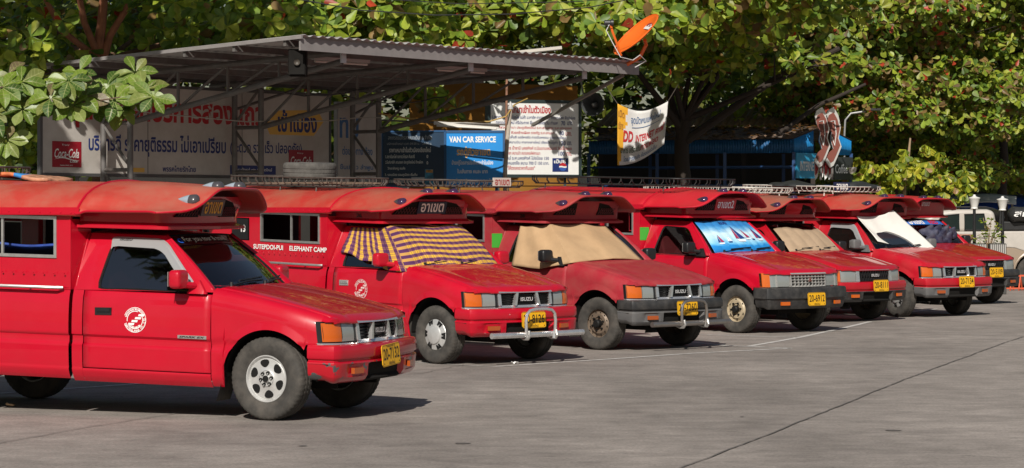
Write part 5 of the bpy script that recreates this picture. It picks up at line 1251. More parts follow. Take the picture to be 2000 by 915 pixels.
child('eave_beam', MB().bar((x0, 59.1, 3.52), (x1, 59.1, 3.52), .08, .12), mat('dark_timber', (.03, .022, .018), .8), o)
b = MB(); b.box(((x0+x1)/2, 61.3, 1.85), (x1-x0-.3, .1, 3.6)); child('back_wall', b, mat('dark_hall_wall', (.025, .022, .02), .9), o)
b = MB(); b.prism([(0, 3.6), (2.4, 4.1), (3.2, 4.1), (3.2, 3.4), (0, 3.4)], lambda y, z, t: (x1+.05+t+.45, 59+y, z), .08); child('gable_board', b, mat('yellow_gable', (.55, .30, .02), .6), o)
for x in (x0+.1, (x0*2+x1)/3, (x0+2*x1)/3, x1-.1): child('post', MB().bar((x, 59.2, 0), (x, 59.2, 3.5), .1), MATS['dark_timber'], o)
# fallen leaves lying on the cafe roof
KA = at(1150, 300, 56.6); KC = at(1550, 300, 55.0); KD = at(1662, 300, 56.6)
o = empty('cafe_kiosk', (KC.x-1.5, 56.5, 0)); tag(o, 'blue corrugated metal cafe kiosk with open railed sides and gable front', 'building')
zA, zB = CAMZ+(HY-299)*55/FPX, CAMZ+(HY-272)*55/FPX
nk = 9
for i in range(nk):
    p, q = KA.lerp(KC, i/nk), KA.lerp(KC, (i+1)/nk+.003); b = MB()
    b.grid(lambda a, c: Vector((lerp(p.x, q.x, a), lerp(p.y, q.y, a)+.012*math.cos(a*18*3.14159)+.004*(i % 2), lerp(zA, zB, c))), 36, 1); solid(child('valance_sheet', b, M_BLUE, o), .004)
G = (KD-KC); G.z = 0; Gl = G.length; Gd = G.normalized(); Bk = (KA-KC); Bk.z = 0; Bk.normalize(); zr = CAMZ+(HY-254)*55.5/FPX
def gf(s, z, e=0.): p = KC+Gd*(Gl*s); n_ = Vector((Gd.y, -Gd.x, 0)); return Vector((p.x, p.y, z))+n_*e
for i in range(6):                    # gable front in sheets with the middle left open
    s0, s1 = i/6, (i+1)/6
    tz = lambda s: zB+(zr-zB)*min(1, min(s, 1-s)*2.7)
    if i in (2, 3): continue
    b = MB(); b.grid(lambda a, c: gf(lerp(s0, s1, a), lerp(zA-.02, tz(lerp(s0, s1, a)), c), .01*math.cos(a*12*3.14159)), 24, 1); solid(child('gable_sheet', b, mat('bright_blue_corrugated', (.010, .19, .46), .45, var=.1), o), .004)
for sgn in (0, 1):                    # roof slopes
    for i in range(5):
        b = MB(); L0 = (KA-KC).length
        b.grid(lambda a, c: gf((.5-.52*c) if sgn == 0 else (.5+.52*c), lerp(zr+.08, zB+.02, c)+.012*math.cos(a*30))+Bk*(L0*(i+a)/5), 20, 2); solid(child('roof_sheet', b, mat('grey_leafy_roof', (.10, .085, .075), .8, var=.3, vscale=5, dirt=(.26, .14, .07), dirt_amt=.8, dscale=3), o), .006)
for s in (0., 1.):
    for k_ in (0, .33, .66, 1.0):
        p = gf(s, 0)+Bk*((KA-KC).length*k_); child('post', MB().bar((p.x, p.y, 0), (p.x, p.y, zA+.02), .07), M_BLUE2, o)
L0 = (KA-KC).length
for z in (1.55, 2.22, 2.62): child('rail', MB().bar(gf(0, z), gf(0, z)+Bk*L0, .035), M_BLUE2, o); child('rail', MB().bar(gf(1, z), gf(1, z)+Bk*L0, .035), M_BLUE2, o)
for i in range(30): p = gf(0, 0)+Bk*(L0*(i+.5)/30); child('baluster', MB().bar((p.x, p.y, 1.56), (p.x, p.y, 2.2), .022), M_BLUE2, o)
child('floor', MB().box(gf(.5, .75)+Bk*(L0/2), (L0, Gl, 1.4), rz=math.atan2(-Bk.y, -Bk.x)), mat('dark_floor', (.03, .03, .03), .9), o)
def gsign(name, s0, s1, py0, py1, m_, label):
    z1, z0 = CAMZ+(HY-py0)*55.6/FPX, CAMZ+(HY-py1)*55.6/FPX; r_ = empty(name, gf((s0+s1)/2, 0, .05)); tag(r_, label, 'sign'); b = MB(); b.prism([(s0, z0), (s1, z0), (s1, z1), (s0, z1)], lambda s, z, t: gf(s, z, .06-t), .03); child('board', b, m_, r_)
    return r_, (lambda x, z, e=0.: gf(s0+x, z, .06+e)), z0, z1
r_, f, z0, z1 = gsign('internet_sign', .01, .36, 300, 349, mat('cyan_panel', (.025, .30, .52), .4, var=.15, vscale=4), 'turquoise sign reading INTERNET at the left of the cafe front'); words(r_, f, [('INTERNET', .06, z0+.16, .27, .20, .02)], C_WHT)
r_, f, z0, z1 = gsign('coffee_sign', .66, .995, 306, 351, mat('chalk_black', (.03, .035, .035), .5), 'black sign reading Coffee at the right of the cafe front'); words(r_, f, [('Coffee', .02, z0+.14, .22, .20, .008)], C_WHT)
b = MB(); b.lathe([(0, 0), (.05, .01), (.09, .08), (.10, .16), (.09, .16)], gf(.955, z0+.12, .10), 'z', 12); child('cup_picture', b, mat('cup_white', (.5, .45, .4), .5), r_)
# big pair of letter-shaped boards
def dd(s, dx, label):
    base = gf(s, 0, .55); hz = lambda py: CAMZ+(HY-py)*55/FPX
    pts = [(1596, 222), (1606, 216), (1614, 230), (1619, 250), (1615, 270), (1620, 285), (1612, 305), (1606, 318), (1600, 322), (1592, 310), (1597, 300), (1606, 292), (1601, 275), (1603, 258), (1596, 245), (1593, 232)]
    ins = []; cxx = sum(p[0] for p in pts)/len(pts); cyy = sum(p[1] for p in pts)/len(pts)
    def P(p, e, g=1.0): q = at(cxx+(p[0]-cxx)*g+dx, cyy+(p[1]-cyy)*g, 54.4); return Vector((q.x, q.y-e, q.z))
    r_ = empty('letter_sign', at(cxx+dx, 330, 54.4)); tag(r_, label, 'sign', 'letter-shaped signs on the cafe'); 
    b = MB(); b.prism(pts, lambda x, y, t: P((x, y), -t, 1.12), .16); child('letter_edge', b, mat('silver_letter_edge', (.55, .54, .52), .35, .5), r_)
    b = MB(); b.prism(pts, lambda x, y, t: P((x, y), .012-t, .93), .02); child('letter_face', b, mat('brown_letter_face', (.17, .04, .025), .5), r_)
    b = MB(); lp = [(1600, 238), (1608, 236), (1611, 262), (1608, 285), (1603, 268)]; b.tube([P(p, .02) for p in lp], .012, 5); child('letter_inline', b, mat('silver_inline', (.6, .6, .58), .4), r_)
    b = MB(); b.bar(P((1604, 322), -.08), P((1604, 352), -.08), .05); child('stem', b, M_STEEL, r_)
    return r_
dd(.36, 0, 'left of two tall brown letter-shaped boards with silver edges on the cafe'); dd(.52, 22, 'right of two tall brown letter-shaped boards with silver edges on the cafe')
for i, (px, n_) in enumerate(((1594, 'first'), (1604, 'second'), (1613, 'third'), (1621, 'fourth'))):
    p = at(px, 318, 54.6); r_ = empty('small_letter', p); tag(r_, n_+' from left of the small red and white letters under the tall letters', 'sign', 'small letters on the cafe')
    for nm, g_, e_, m_ in (('back', 1.25, 0, C_WHT), ('face', .85, .02, C_RED)):
        b = MB(); b.prism([(-.035*g_, .10*g_), (.045*g_, .14*g_), (.06*g_, 0), (.03*g_, -.20*g_), (-.02*g_, -.26*g_), (-.03*g_, -.1*g_)], lambda x, y, t: p+Vector((x, t-e_, y-.05)), .03); child(nm, b, m_, r_)
lp = empty('lamp_post', at(1652, 400, 57)); lp.location.z = 0; tag(lp, 'thin pale curved lamp pole rising beside the cafe gable', 'lamp post')
child('pole', MB().tube([(at(1650, 0, 57).x, 57, 0), at(1649, 270, 57), at(1651, 235, 57), at(1662, 222, 57), at(1690, 218, 57)], .022, 8), mat('pale_grey_pole', (.28, .28, .28), .5, .3), lp); child('lamp_head', MB().box(at(1704, 214, 57), (.36, .12, .05)), M_RACKB, lp)
# ------------------------------------------------------------------ right-hand end: white pick-up, lamps, planters
def white_pickup():
    t = empty('parked_pickup', (at(1905, 0, 55).x, 55.0, 0)); tag(t, 'white and beige double-cab pick-up parked beyond the last red taxi', 'truck')
    MWp = mat('white_car_paint', (.46, .43, .39), .4, 0, .4, var=.06, dirt=(.30, .25, .2), dirt_amt=.5, dscale=1.5); MBe = mat('beige_car_paint', (.30, .235, .175), .35, .1, .6)
    sc_ = 55/FPX; u = lambda px: (px-1905)*sc_; zz = lambda py: CAMZ+(HY-py)*sc_
    def slab(name, poly, y0, th, m, par=t):
        b = MB(); b.prism([(u(x), zz(y)) for x, y in poly], lambda x, z, q: (x, y0+q, z), th); return bevel(obj(name, b, m, par), .03, 2)
    def arch(cx, r): return [(cx+r*math.cos(R_(t)), 531-r*math.sin(R_(t))) for t in range(0, 181, 15)]
    slab('lower_body', [(1700, 480), (1722, 470), (2120, 468), (2125, 525)]+[p for p in arch(2004, 40)]+[(1800, 533)]+arch(1760, 40)+[(1700, 530)], -.88, 1.76, MBe)
    slab('upper_body', [(1712, 472), (1724, 458), (1840, 452), (2120, 450), (2122, 474), (2040, 480), (2020, 492), (1990, 492), (1966, 484), (1930, 482), (1712, 486)], -.895, 1.79, MWp)
    cb = slab('cabin', [(1752, 455), (1800, 424), (1822, 413), (1850, 409.5), (1915, 409), (1929, 413), (1936, 453)], -.80, 1.60, MWp); cb.modifiers[0].width = .09; cb.modifiers[0].segments = 4
    G_ = mat('dark_car_glass', (.012, .020, .019), .12, 0, 0, spec=.3)
    for poly in ([(1806, 449), (1828, 421), (1860, 418.5), (1861, 449)], [(1871, 449), (1871, 419), (1908, 418), (1915, 449)]):
        slab('window_glass', poly, -.812, .02, G_); b = MB(); b.tube([(u(x), -.815, zz(y)) for x, y in poly], .016, 6, closed=True); obj('window_seal', b, M_BLKPL, t)
    for cx in (2004, 1760): b = MB(); b.tube([(u(x), -.885, zz(y)) for x, y in arch(cx, 40)], .03, 8); obj('wheel_arch_lip', b, MBe, t)
    b = MB(); b.tube([(u(1820), -.62, zz(406)), (u(1835), -.62, zz(405)), (u(1915), -.62, zz(405)), (u(1928), -.62, zz(408))], .018, 6); obj('roof_rail', b, M_BLKPL, t)
    slab('bed_bar', [(1936, 452), (1940, 410), (1944, 410), (1944, 452)], -.75, 1.5, M_BLKPL); slab('bed_cover', [(1946, 450), (1946, 432), (2110, 436), (2110, 450)], -.70, 1.4, M_BLKPL)
    for px in (1760, 2004):
        w = empty('wheel', (u(px), -.74, .36), 0, t); obj('tyre', shared('tyre0.360', lambda: m_tyre(.36, .24)), M_TYRE, w); obj('rim', shared('rimslots0.360', lambda: m_rim('alloy6', .36)), [M_RIM_A, M_HUB], w)
        w = empty('wheel', (u(px), .74, .36), math.pi, t); obj('tyre', MESH['tyre0.360'], M_TYRE, w); obj('rim', MESH['rimslots0.360'], [M_RIM_A, M_HUB], w)
    for px in (1862, 1915): slab('door_seam', [(px, 456), (px+1, 456), (px+1, 520), (px, 520)], -.898, .01, M_BLKPL)
    bevel(obj('handle', MB().box((u(1900), -.91, zz(462)), (.16, .03, .04)), MWp, t), .01); obj('chassis', MB().box((u(1900), 0, .42), (3.9, 1.3, .2)), M_DARK, t)
white_pickup()
b = MB(); p = at(1985, 419, 54.3); ln = 1.1
b.grid(lambda a, c: (p.x-.20+ln*a, p.y+.25*math.cos(c*6.2832)*min(1, a*9)**.5*(1+.05*math.sin(a*12)), p.z+.165*math.sin(c*6.2832)*min(1, a*9)**.5*(1+.06*math.sin(a*14+1))), 26, 16, cv=True)
rt = tag(obj('rolled_tarpaulin', b, mat('rolled_black_tarp', (.03, .03, .03), .5, var=.2)), 'rolled black tarpaulin with white writing above the pick-up bed at the right edge', 'tarpaulin')
m = MB(); text_into(m, 'สกา', p.x-.10, p.z-.05, .45, .11, lambda x, z: (x, p.y-.262, z), bold=.02, shear=.1); o = obj('lettering', m.mesh('b', 0), M_WHITE); o.parent = rt
o = tag(obj('black_bundle', MB().lathe([(0, -.22), (.30, -.18), (.42, -.02), (.36, .12), (.15, .20), (0, .21)], at(1925, 424, 55.8), 'z', 18), MATS['black_tarpaulin']), 'dark rounded bundle behind the pick-up cab', 'bundle')
for px, py, lab in ((1903, 388, 'left of two short garden lamp posts with white lantern heads'), (1958, 391, 'right of two short garden lamp posts with white lantern heads')):
    p = at(px, 400, 51.5); r_ = empty('garden_lamp', (p.x, 51.5, 0)); tag(r_, lab, 'lamp post', 'garden lamps by the planters'); zt2 = CAMZ+(HY-py)*51.5/FPX
    obj('post', MB().tube([(0, 0, 0), (0, 0, zt2-.2)], [.045, .03], 10), M_BLKPL, r_); obj('lantern', MB().lathe([(.05, -.22), (.075, -.205), (.065, -.18), (.11, -.01), (.12, 0), (.12, .015), (.05, .035), (.03, .05), (.025, .075), (0, .08)], (0, 0, zt2), 'z', 12), mat('white_lantern', (.66, .65, .62), .4), r_)
for px, lab, rib in ((1911, 'left of two dark planters with pale vertical slats', 9), (1949, 'right of two dark planters with pale vertical slats', 8)):
    p = at(px, 480, 51.2); r_ = empty('slatted_planter', (p.x, 51.2, 0)); tag(r_, lab, 'planter', 'slatted planters'); zz_ = CAMZ+(HY-476)*51.2/FPX
    bevel(obj('box', MB().box((0, .15, zz_/2), (.34, .34, zz_)), mat('dark_planter', (.05, .048, .045), .6), r_), .015)
    for i in range(rib): obj('slat', MB().box((-.14+.28*i/(rib-1), -.03, zz_-.12), (.016, .012, .20)), mat('pale_slat', (.50, .48, .45), .6), r_)
p = at(1876, 466, 52.2); tag(obj('clay_pot', MB().lathe([(0, 0), (.16, 0), (.20, .5), (.22, .75), (.27, .80), (.27, .88), (.23, .88), (.21, .80), (0, .78)], (p.x, 52.2, p.z-.80), 'z', 20), mat('terracotta', (.38, .17, .11), .8, var=.15)), 'terracotta pot behind the hood of the farthest red taxi', 'pot')
jk = empty('orange_trestle', (at(1984, 0, 54).x, 53.6, 0)); tag(jk, 'low orange steel trestle on the ground at the right edge', 'trestle'); x = 0
MO = mat('orange_steel', (.55, .085, .03), .5, var=.1)
for dx in (-.16, .02, .20):
    for dy in (-.14, .14): obj('leg', MB().bar((dx, 0, .30), (dx+dy*.5, dy*1.2, 0), .028), MO, jk)
obj('beam', MB().bar((-.30, 0, .31), (.45, 0, .31), .035), MO, jk); obj('foot_rail', MB().bar((-.34, -.17, .05), (.40, -.17, .05), .03), MO, jk); obj('side_post', MB().bar((-.34, -.1, 0), (-.30, -.1, .45), .03), MO, jk)
# awnings of stalls far right
for i, (x0, x1, y0, y1, D, m_, lab) in enumerate(((1808, 1985, 382, 398, 63, mat('white_awning', (.60, .58, .55), .7), 'white stall awning beyond the garden lamps'), (1840, 2030, 384, 412, 66, mat('blue_awning', (.015, .06, .32), .7), 'blue tarpaulin stall roof behind the white awning'))):
    b = MB(); b.grid(lambda a, c: at(lerp(x0, x1, a), lerp(y1, y0, c)+3*math.sin(a*7), D+1.6*c), 14, 4); r_ = empty('stall', ((at(x0, 0, D).x+at(x1, 0, D).x)/2, D, 0)); tag(r_, lab, 'stall'); solid(child('awning', b, m_, r_), .01)
    for px in (x0+6, (x0+x1)/2, x1-8): q = at(px, y1, D+.2); child('post', MB().bar((q.x, q.y, 0), (q.x, q.y, q.z), .05), M_STEEL, r_)
# ================================================================== trees (large-leaved almonds)
rng = np.random.default_rng(11)
def leaf_mat(name, rough=.42, trans=.35):
    m = bpy.data.materials.new(name); m.use_nodes = True; N = m.node_tree.nodes; L = m.node_tree.links; b = N['Principled BSDF']
    b.inputs['Roughness'].default_value = rough; b.inputs['Specular IOR Level'].default_value = .4
    at_ = N.new('ShaderNodeAttribute'); at_.attribute_name = 'leafcol'
    n = N.new('ShaderNodeTexNoise'); n.inputs['Scale'].default_value = 9; tc = N.new('ShaderNodeTexCoord'); L.new(tc.outputs['Object'], n.inputs[0])
    mr = N.new('ShaderNodeMapRange'); mr.inputs[1].default_value = .3; mr.inputs[2].default_value = .7; mr.inputs[3].default_value = .75; mr.inputs[4].default_value = 1.2; L.new(n.outputs[0], mr.inputs[0])
    s = N.new('ShaderNodeVectorMath'); s.operation = 'SCALE'; L.new(at_.outputs['Color'], s.inputs[0]); L.new(mr.outputs[0], s.inputs['Scale']); L.new(s.outputs[0], b.inputs['Base Color'])
    t = N.new('ShaderNodeBsdfTranslucent'); s2 = N.new('ShaderNodeVectorMath'); s2.operation = 'MULTIPLY'; L.new(s.outputs[0], s2.inputs[0]); s2.inputs[1].default_value = (1.25, 1.35, .5); L.new(s2.outputs[0], t.inputs[0])
    x = N.new('ShaderNodeMixShader'); x.inputs[0].default_value = trans; L.new(b.outputs[0], x.inputs[1]); L.new(t.outputs[0], x.inputs[2]); L.new(x.outputs[0], N['Material Output'].inputs[0]); return m
M_LEAF = leaf_mat('almond_leaf'); M_BARK = mat('brown_bark', (.16, .085, .05), .9, var=.3, vscale=6, bump=.6, bscale=18)
# obovate leaf: 8 points, lying along +x, unit length
LV = np.array([(0, 0, 0), (.35, .13, .02), (.35, -.13, .02), (.72, .27, .05), (.72, -.27, .05), (1.0, 0, -.06), (.45, 0, -.02), (.78, 0, -.03), (.93, .17, .0), (.93, -.17, .0)], 'f')
LF = [(0, 6, 1), (0, 2, 6), (1, 6, 7, 3), (2, 4, 7, 6), (3, 7, 8), (4, 9, 7), (8, 7, 5), (9, 5, 7)]
def palette(n, reds=.03, dry=.10, dark=0.):
    base = np.array([(.135, .195, .020), (.175, .225, .026), (.095, .155, .020), (.205, .235, .038), (.060, .110, .020)], 'f'); c = base[rng.integers(0, len(base), n)]*rng.uniform(1.05, 1.85, (n, 1))*np.array((1.06, 1.0, .9))
    q = rng.random(n); k = q < reds; c[k] = np.array((.42, .055, .025))*rng.uniform(.7, 1.3, (k.sum(), 1)); k = (q >= reds) & (q < reds+dry); c[k] = np.array((.22, .14, .05))*rng.uniform(.6, 1.2, (k.sum(), 1)); return c.astype('f')
def rot_from(dirs, ups):
    x = dirs/np.linalg.norm(dirs, axis=1, keepdims=True); y = np.cross(ups, x); y /= np.linalg.norm(y, axis=1, keepdims=True)+1e-9; z = np.cross(x, y); return np.stack([x, y, z], 2)
LVS = np.array([(0, 0, 0), (.62, .24, .03), (1, 0, -.05), (.62, -.24, .03)], 'f'); LFS = [(0, 2, 1), (0, 3, 2)]
def leaves_mesh(name, pos, dirs, ups, size, cols, simple=False):
    LV, LF = (LVS, LFS) if simple else (globals()['LV'], globals()['LF'])
    n = len(pos); Rm = rot_from(dirs, ups); lv = LV[None]*size[:, None, None]
    lv = lv*np.stack([np.ones(n), rng.uniform(.8, 1.2, n), rng.uniform(-1.5, 2.5, n)], 1)[:, None, :]
    V = np.einsum('nij,nkj->nki', Rm, lv)+pos[:, None, :]; K = len(LV); me = bpy.data.meshes.new(name)
    loops = np.concatenate([np.array(f) for f in LF]); cnt = np.array([len(f) for f in LF]); nl = len(loops)
    me.vertices.add(n*K); me.vertices.foreach_set('co', V.astype('f').ravel())
    me.loops.add(n*nl); me.loops.foreach_set('vertex_index', (loops[None]+np.arange(n)[:, None]*K).astype('i').ravel())
    me.polygons.add(n*len(LF)); st = np.concatenate([[0], np.cumsum(cnt)[:-1]]); me.polygons.foreach_set('loop_start', (st[None]+np.arange(n)[:, None]*nl).astype('i').ravel())
    me.update(calc_edges=True); me.validate()
    ca = me.color_attributes.new('leafcol', 'FLOAT_COLOR', 'POINT'); C4 = np.ones((n, K, 4), 'f'); C4[:, :, :3] = cols[:, None, :]; ca.data.foreach_set('color', C4.ravel())
    me.polygons.foreach_set('use_smooth', np.ones(n*len(LF), bool)); return me
SUNV = np.array(to_sun)
def rosettes(cent, outw, per=8, size=.22, sj=.25, reds=.03, dry=.1):
    """whorls of leaves at twig ends: cent (n,3), outw (n,3) axis of each whorl"""
    n = len(cent); m = n*per; c = np.repeat(cent, per, 0); ax = np.repeat(outw/np.linalg.norm(outw, axis=1, keepdims=True), per, 0)
    t = rng.random((m, 3))-.5; side = np.cross(ax, t); side /= np.linalg.norm(side, axis=1, keepdims=True)+1e-9
    d = side*rng.uniform(.7, 1.15, (m, 1))+ax*rng.uniform(-.15, .75, (m, 1))+np.array((0, 0, -.18)); up = ax+rng.normal(0, .35, (m, 3))
    p = c-ax*rng.uniform(0, .10, (m, 1)); s = size*rng.uniform(1-sj, 1+sj, m); return p, d, up, s, palette(m, reds, dry)
def crown_points(ells, dens):
    """twig ends spread through flattened clumps; most lie towards each clump's skin"""
    C, O = [], []
    for (c, r, k) in ells:
        n = max(4, int(dens*k*(r[0]*r[1]+r[0]*r[2]+r[1]*r[2])))
        u = rng.normal(size=(n, 3)); u /= np.linalg.norm(u, axis=1, keepdims=True); rad = rng.uniform(.35, 1.0, (n, 1))**.55
        C.append(np.array(c)+u*rad*np.array(r)); O.append(u/np.array(r)*np.mean(r)*.55+np.array((-.05, -.80, .55)))
    return np.concatenate(C), np.concatenate(O)
def tree(name, base, label, ells, dens=7., size=.22, per=8, trunk_r=.22, fork=None, reds=.03, dry=.1, limbs=9, seed=1, lim_r=.09, trunk_lean=(0, 0), bark=None, upper=None, front=None, fsize=.265):
    base = Vector(base); o = empty(name, base); tag(o, label, 'tree'); r2 = random.Random(seed); fork = Vector(fork) if fork else base+Vector((trunk_lean[0], trunk_lean[1], 3.2))
    b = MB(); n = 8; P = [base.lerp(fork, i/n)+Vector((r2.uniform(-.06, .06), r2.uniform(-.06, .06), 0)) for i in range(n+1)]; P[0].z = base.z-.02
    b.tube(P, [trunk_r*(1.35 if i == 0 else 1.05-.35*i/n) for i in range(n+1)], 12); child('trunk', b, bark or M_BARK, o)
    order = sorted(ells, key=lambda e: -e[2]*e[1][0])[:limbs]
    for c, r, k in order:
        c = Vector(c); b = MB(); mid = fork.lerp(c, .5)+Vector((r2.uniform(-.3, .3), r2.uniform(-.3, .3), r2.uniform(-.1, .4))); Q = []
        for i in range(9):
            t = i/8; Q.append(fork*(1-t)**2+mid*2*t*(1-t)+c*t*t)
        b.tube(Q, [lim_r*(1-.75*i/8)*1.2 for i in range(9)], 7)
        for j in range(5):
            e = c+Vector((r2.uniform(-1, 1)*r[0], r2.uniform(-1, 1)*r[1], r2.uniform(-.6, .8)*r[2])); s_ = Q[5+j % 3]; b.tube([s_, s_.lerp(e, .5)+Vector((0, 0, .08)), e], [.03, .018, .008], 5)
        child('limb', b, bark or M_BARK, o)
    C, O = crown_points(ells, dens); p, d, up, s, col = rosettes(C, O, per, size, reds=reds, dry=dry)
    me = leaves_mesh('crown', (p-np.array(base)), d, up, s, col); cr = bpy.data.objects.new('crown', me); COL.objects.link(cr); me.materials.append(M_LEAF); cr.parent = o; cr['kind'] = 'stuff'
    if front:
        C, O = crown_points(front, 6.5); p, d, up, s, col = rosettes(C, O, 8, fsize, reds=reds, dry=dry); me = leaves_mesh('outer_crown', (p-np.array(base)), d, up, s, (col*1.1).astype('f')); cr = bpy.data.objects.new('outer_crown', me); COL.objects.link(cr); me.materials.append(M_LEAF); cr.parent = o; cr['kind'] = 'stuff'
    if upper:
        C, O = crown_points(upper, 5.5); p, d, up, s, col = rosettes(C, O, 7, .42, reds=reds, dry=dry); me = leaves_mesh('upper_crown', (p-np.array(base)), d, up, s, col, True); cr = bpy.data.objects.new('upper_crown', me); COL.objects.link(cr); me.materials.append(M_LEAF); cr.parent = o; cr['kind'] = 'stuff'
    return o
def E(px, py, D, rx, ry, rz, k=1.): v = at(px, py, D); return ((v.x, v.y, v.z), (rx, ry, rz), k)
r5 = random.Random(5)
# left tree: trunk behind the long sign, wide crown that shades the shelter
ellA, upA = [], []
for i in range(34): upA.append(((r5.uniform(-14, -5.0), r5.uniform(39.5, 46.5), r5.uniform(7.2, 15)), (2.0, 1.9, .8), 1.0))
for i in range(42): upA.append(((r5.uniform(-14, -5.6), r5.uniform(31.0, 43), r5.uniform(6.4, 13)), (1.9, 1.8, .8), 1.0))
for px, py, D in ((40, 20, 43), (150, 20, 44.5), (260, 30, 45), (340, 60, 45), (430, 40, 44), (80, 110, 44), (20, 170, 42.5), (20, 290, 43), (60, 250, 45), (300, -10, 43), (470, 10, 42.5), (540, 25, 43), (30, 95, 38.6), (-20, 130, 38.8), (70, 120, 38.9)): ellA.append(E(px, py, D, 1.1 if D > 40 else .6, .8 if D > 40 else .5, .45, .9 if D > 40 else 1.6))
for i in range(26): ellA.append(E(r5.uniform(-40, 620), r5.uniform(-20, 130), r5.uniform(46, 51), 1.2, 1.0, .7, 1.0))
for i in range(8): ellA.append(E(r5.uniform(-40, 110), r5.uniform(130, 360), r5.uniform(45, 48), .9, .9, .6, 1.0))
ta = tree('almond_tree', (at(190, 0, 44.5).x, 44.5, 0), 'large dark almond tree at left with reddish forked limbs and wide shading crown', ellA, 6.5, .25, 8, .15, fork=at(195, 125, 44.5), limbs=5, seed=2, reds=.01, dry=.05, lim_r=.05, upper=upA)
for pts, r in (([at(200, 120, 44.4), at(215, 70, 44.3), at(245, 20, 44.2), at(275, -30, 44)], .10), ([at(190, 110, 44.4), at(198, 50, 44.2), at(205, -30, 44)], .13), ([at(188, 100, 44.3), at(165, 45, 44), at(150, -30, 43.8)], .09), ([at(185, 110, 44.3), at(120, 60, 43.8), at(80, -20, 43)], .08)):
    child('limb', MB().tube(pts, [r*.75, r*.65, r*.55, r*.5][:len(pts)], 9), mat('reddish_bark', (.26, .10, .05), .85, var=.25, vscale=5, bump=.5, bscale=15), ta)
# middle tree: behind the shelter roof, over boards and cafe, dark trunk at the banner
ellB, upB, frB = [], [], []
for i in range(36):
    px_ = r5.uniform(480, 1250); frB.append(E(px_, r5.uniform(-25, 75), r5.uniform(45.0, 46.8) if not 890 < px_ < 1120 else r5.uniform(49.6, 51), 1.1, .7, .30, 1.9))
for i in range(24): ellB.append(E(r5.uniform(480, 1250), r5.uniform(-30, 110), r5.uniform(50, 56), 1.3, 1.0, .7, 1.0))
for i in range(24):
    px_ = r5.uniform(1180, 1640); frB.append(E(px_, r5.uniform(-70, 70), r5.uniform(46.5, 50) if px_ > 1335 else r5.uniform(51.2, 53), 1.2, .9, .32, 1.8))
for i in range(34): ellB.append(E(r5.uniform(1180, 1660), r5.uniform(-30, 215), r5.uniform(57, 65), 1.3, 1.1, .7, 1.0))
for i in range(40): upB.append(((r5.uniform(-6.0, 0.8), r5.uniform(48.0, 55), r5.uniform(7.0, 12.5)), (1.9, 1.8, .8), 1.0))
for i in range(22): upB.append(((r5.uniform(.6, 5.0), r5.uniform(51.5, 57), r5.uniform(7.6, 12.5)), (1.9, 1.8, .8), 1.0))
for px, py in ((650, 215), (670, 195), (810, 195), (875, 205), (858, 222), (800, 170), (560, 120)): ellB.append(E(px, py, 48.2, .32, .25, .2, 1.3))
for i in range(9): upB.append(((r5.uniform(.2, 3.4), r5.uniform(47.5, 50), r5.uniform(6.6, 7.4)), (1.3, 1.2, .5), 1.0))
for i in range(16): upB.append(((r5.uniform(1.2, 5.6), r5.uniform(51, 54), r5.uniform(7.0, 9.0)), (1.7, 1.5, .7), 1.0))
for i in range(14): ellB.append(E(r5.uniform(1270, 1620), r5.uniform(40, 130), r5.uniform(50, 53), 1.1, .9, .3, 2.0))
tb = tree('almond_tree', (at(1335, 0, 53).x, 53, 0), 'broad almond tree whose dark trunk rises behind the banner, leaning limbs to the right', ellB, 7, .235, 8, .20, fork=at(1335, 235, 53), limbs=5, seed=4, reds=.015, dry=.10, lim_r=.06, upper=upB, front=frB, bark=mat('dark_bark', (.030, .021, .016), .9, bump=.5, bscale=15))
for pts, r in (([at(1340, 275, 53), at(1420, 220, 53), at(1520, 150, 53), at(1640, 95, 53)], .10), ([at(1330, 240, 53), at(1400, 150, 53), at(1450, 60, 53)], .09), ([at(1520, 262, 54), at(1600, 205, 54.5), at(1690, 165, 55)], .06), ([at(1330, 250, 53), at(1260, 160, 52.5), at(1180, 60, 52)], .08), ([at(1338, 300, 53), at(1310, 190, 53), at(1330, 60, 53)], .09)):
    child('limb', MB().tube(pts, [r*(1-.5*i/(len(pts)-1)) for i in range(len(pts))], 8), MATS['dark_bark'], tb)
# right-hand trees: tiers of leaves in front, shaded foliage behind, more crown above
def right_tree(px0, px1, py0, py1, D0, D1, n, trunk_px, D, label, seed, reds, dry, size=.22, top=16, back=16):
    e, up = [], []
    for i in range(n): e.append(E(r5.uniform(px0, px1), r5.uniform(py0, py1), r5.uniform(D0, D1), r5.uniform(1.0, 1.6), r5.uniform(.9, 1.2), r5.uniform(.25, .38), 2.3))
    for i in range(back): e.append(E(r5.uniform(px0, px1), r5.uniform(py0, py1), r5.uniform(D1+2.5, D1+8), 1.4, 1.2, .7, 1.0))
    for i in range(top): v = at(r5.uniform(px0-20, px1+20), 0, r5.uniform(D0+4.5, D1+8)); up.append(((v.x, v.y, r5.uniform(8.0, 14)), (2.0, 1.9, .8), 1.0))
    return tree('almond_tree', (at(trunk_px, 0, D).x, D, 0), label, e, 9.5, size*.88, 8, .14, fork=at(trunk_px, 250, D), limbs=7, seed=seed, reds=reds, dry=dry, upper=up, lim_r=.05, bark=MATS['dark_bark'])
right_tree(1580, 1860, -20, 240, 57.5, 60.5, 30, 1740, 62, 'tall almond tree with some red leaves right of the cafe', 5, .035, .24, top=26, back=22)
right_tree(1820, 2080, -30, 260, 59, 62, 30, 1960, 65, 'pale green almond tree above the awnings at the right edge', 6, .012, .15, .20, top=26, back=22)
right_tree(1640, 1900, 230, 355, 61, 64, 20, 1790, 65.5, 'low bushy almond tree between cafe and awnings', 7, .04, .12, .20, 0, 10)
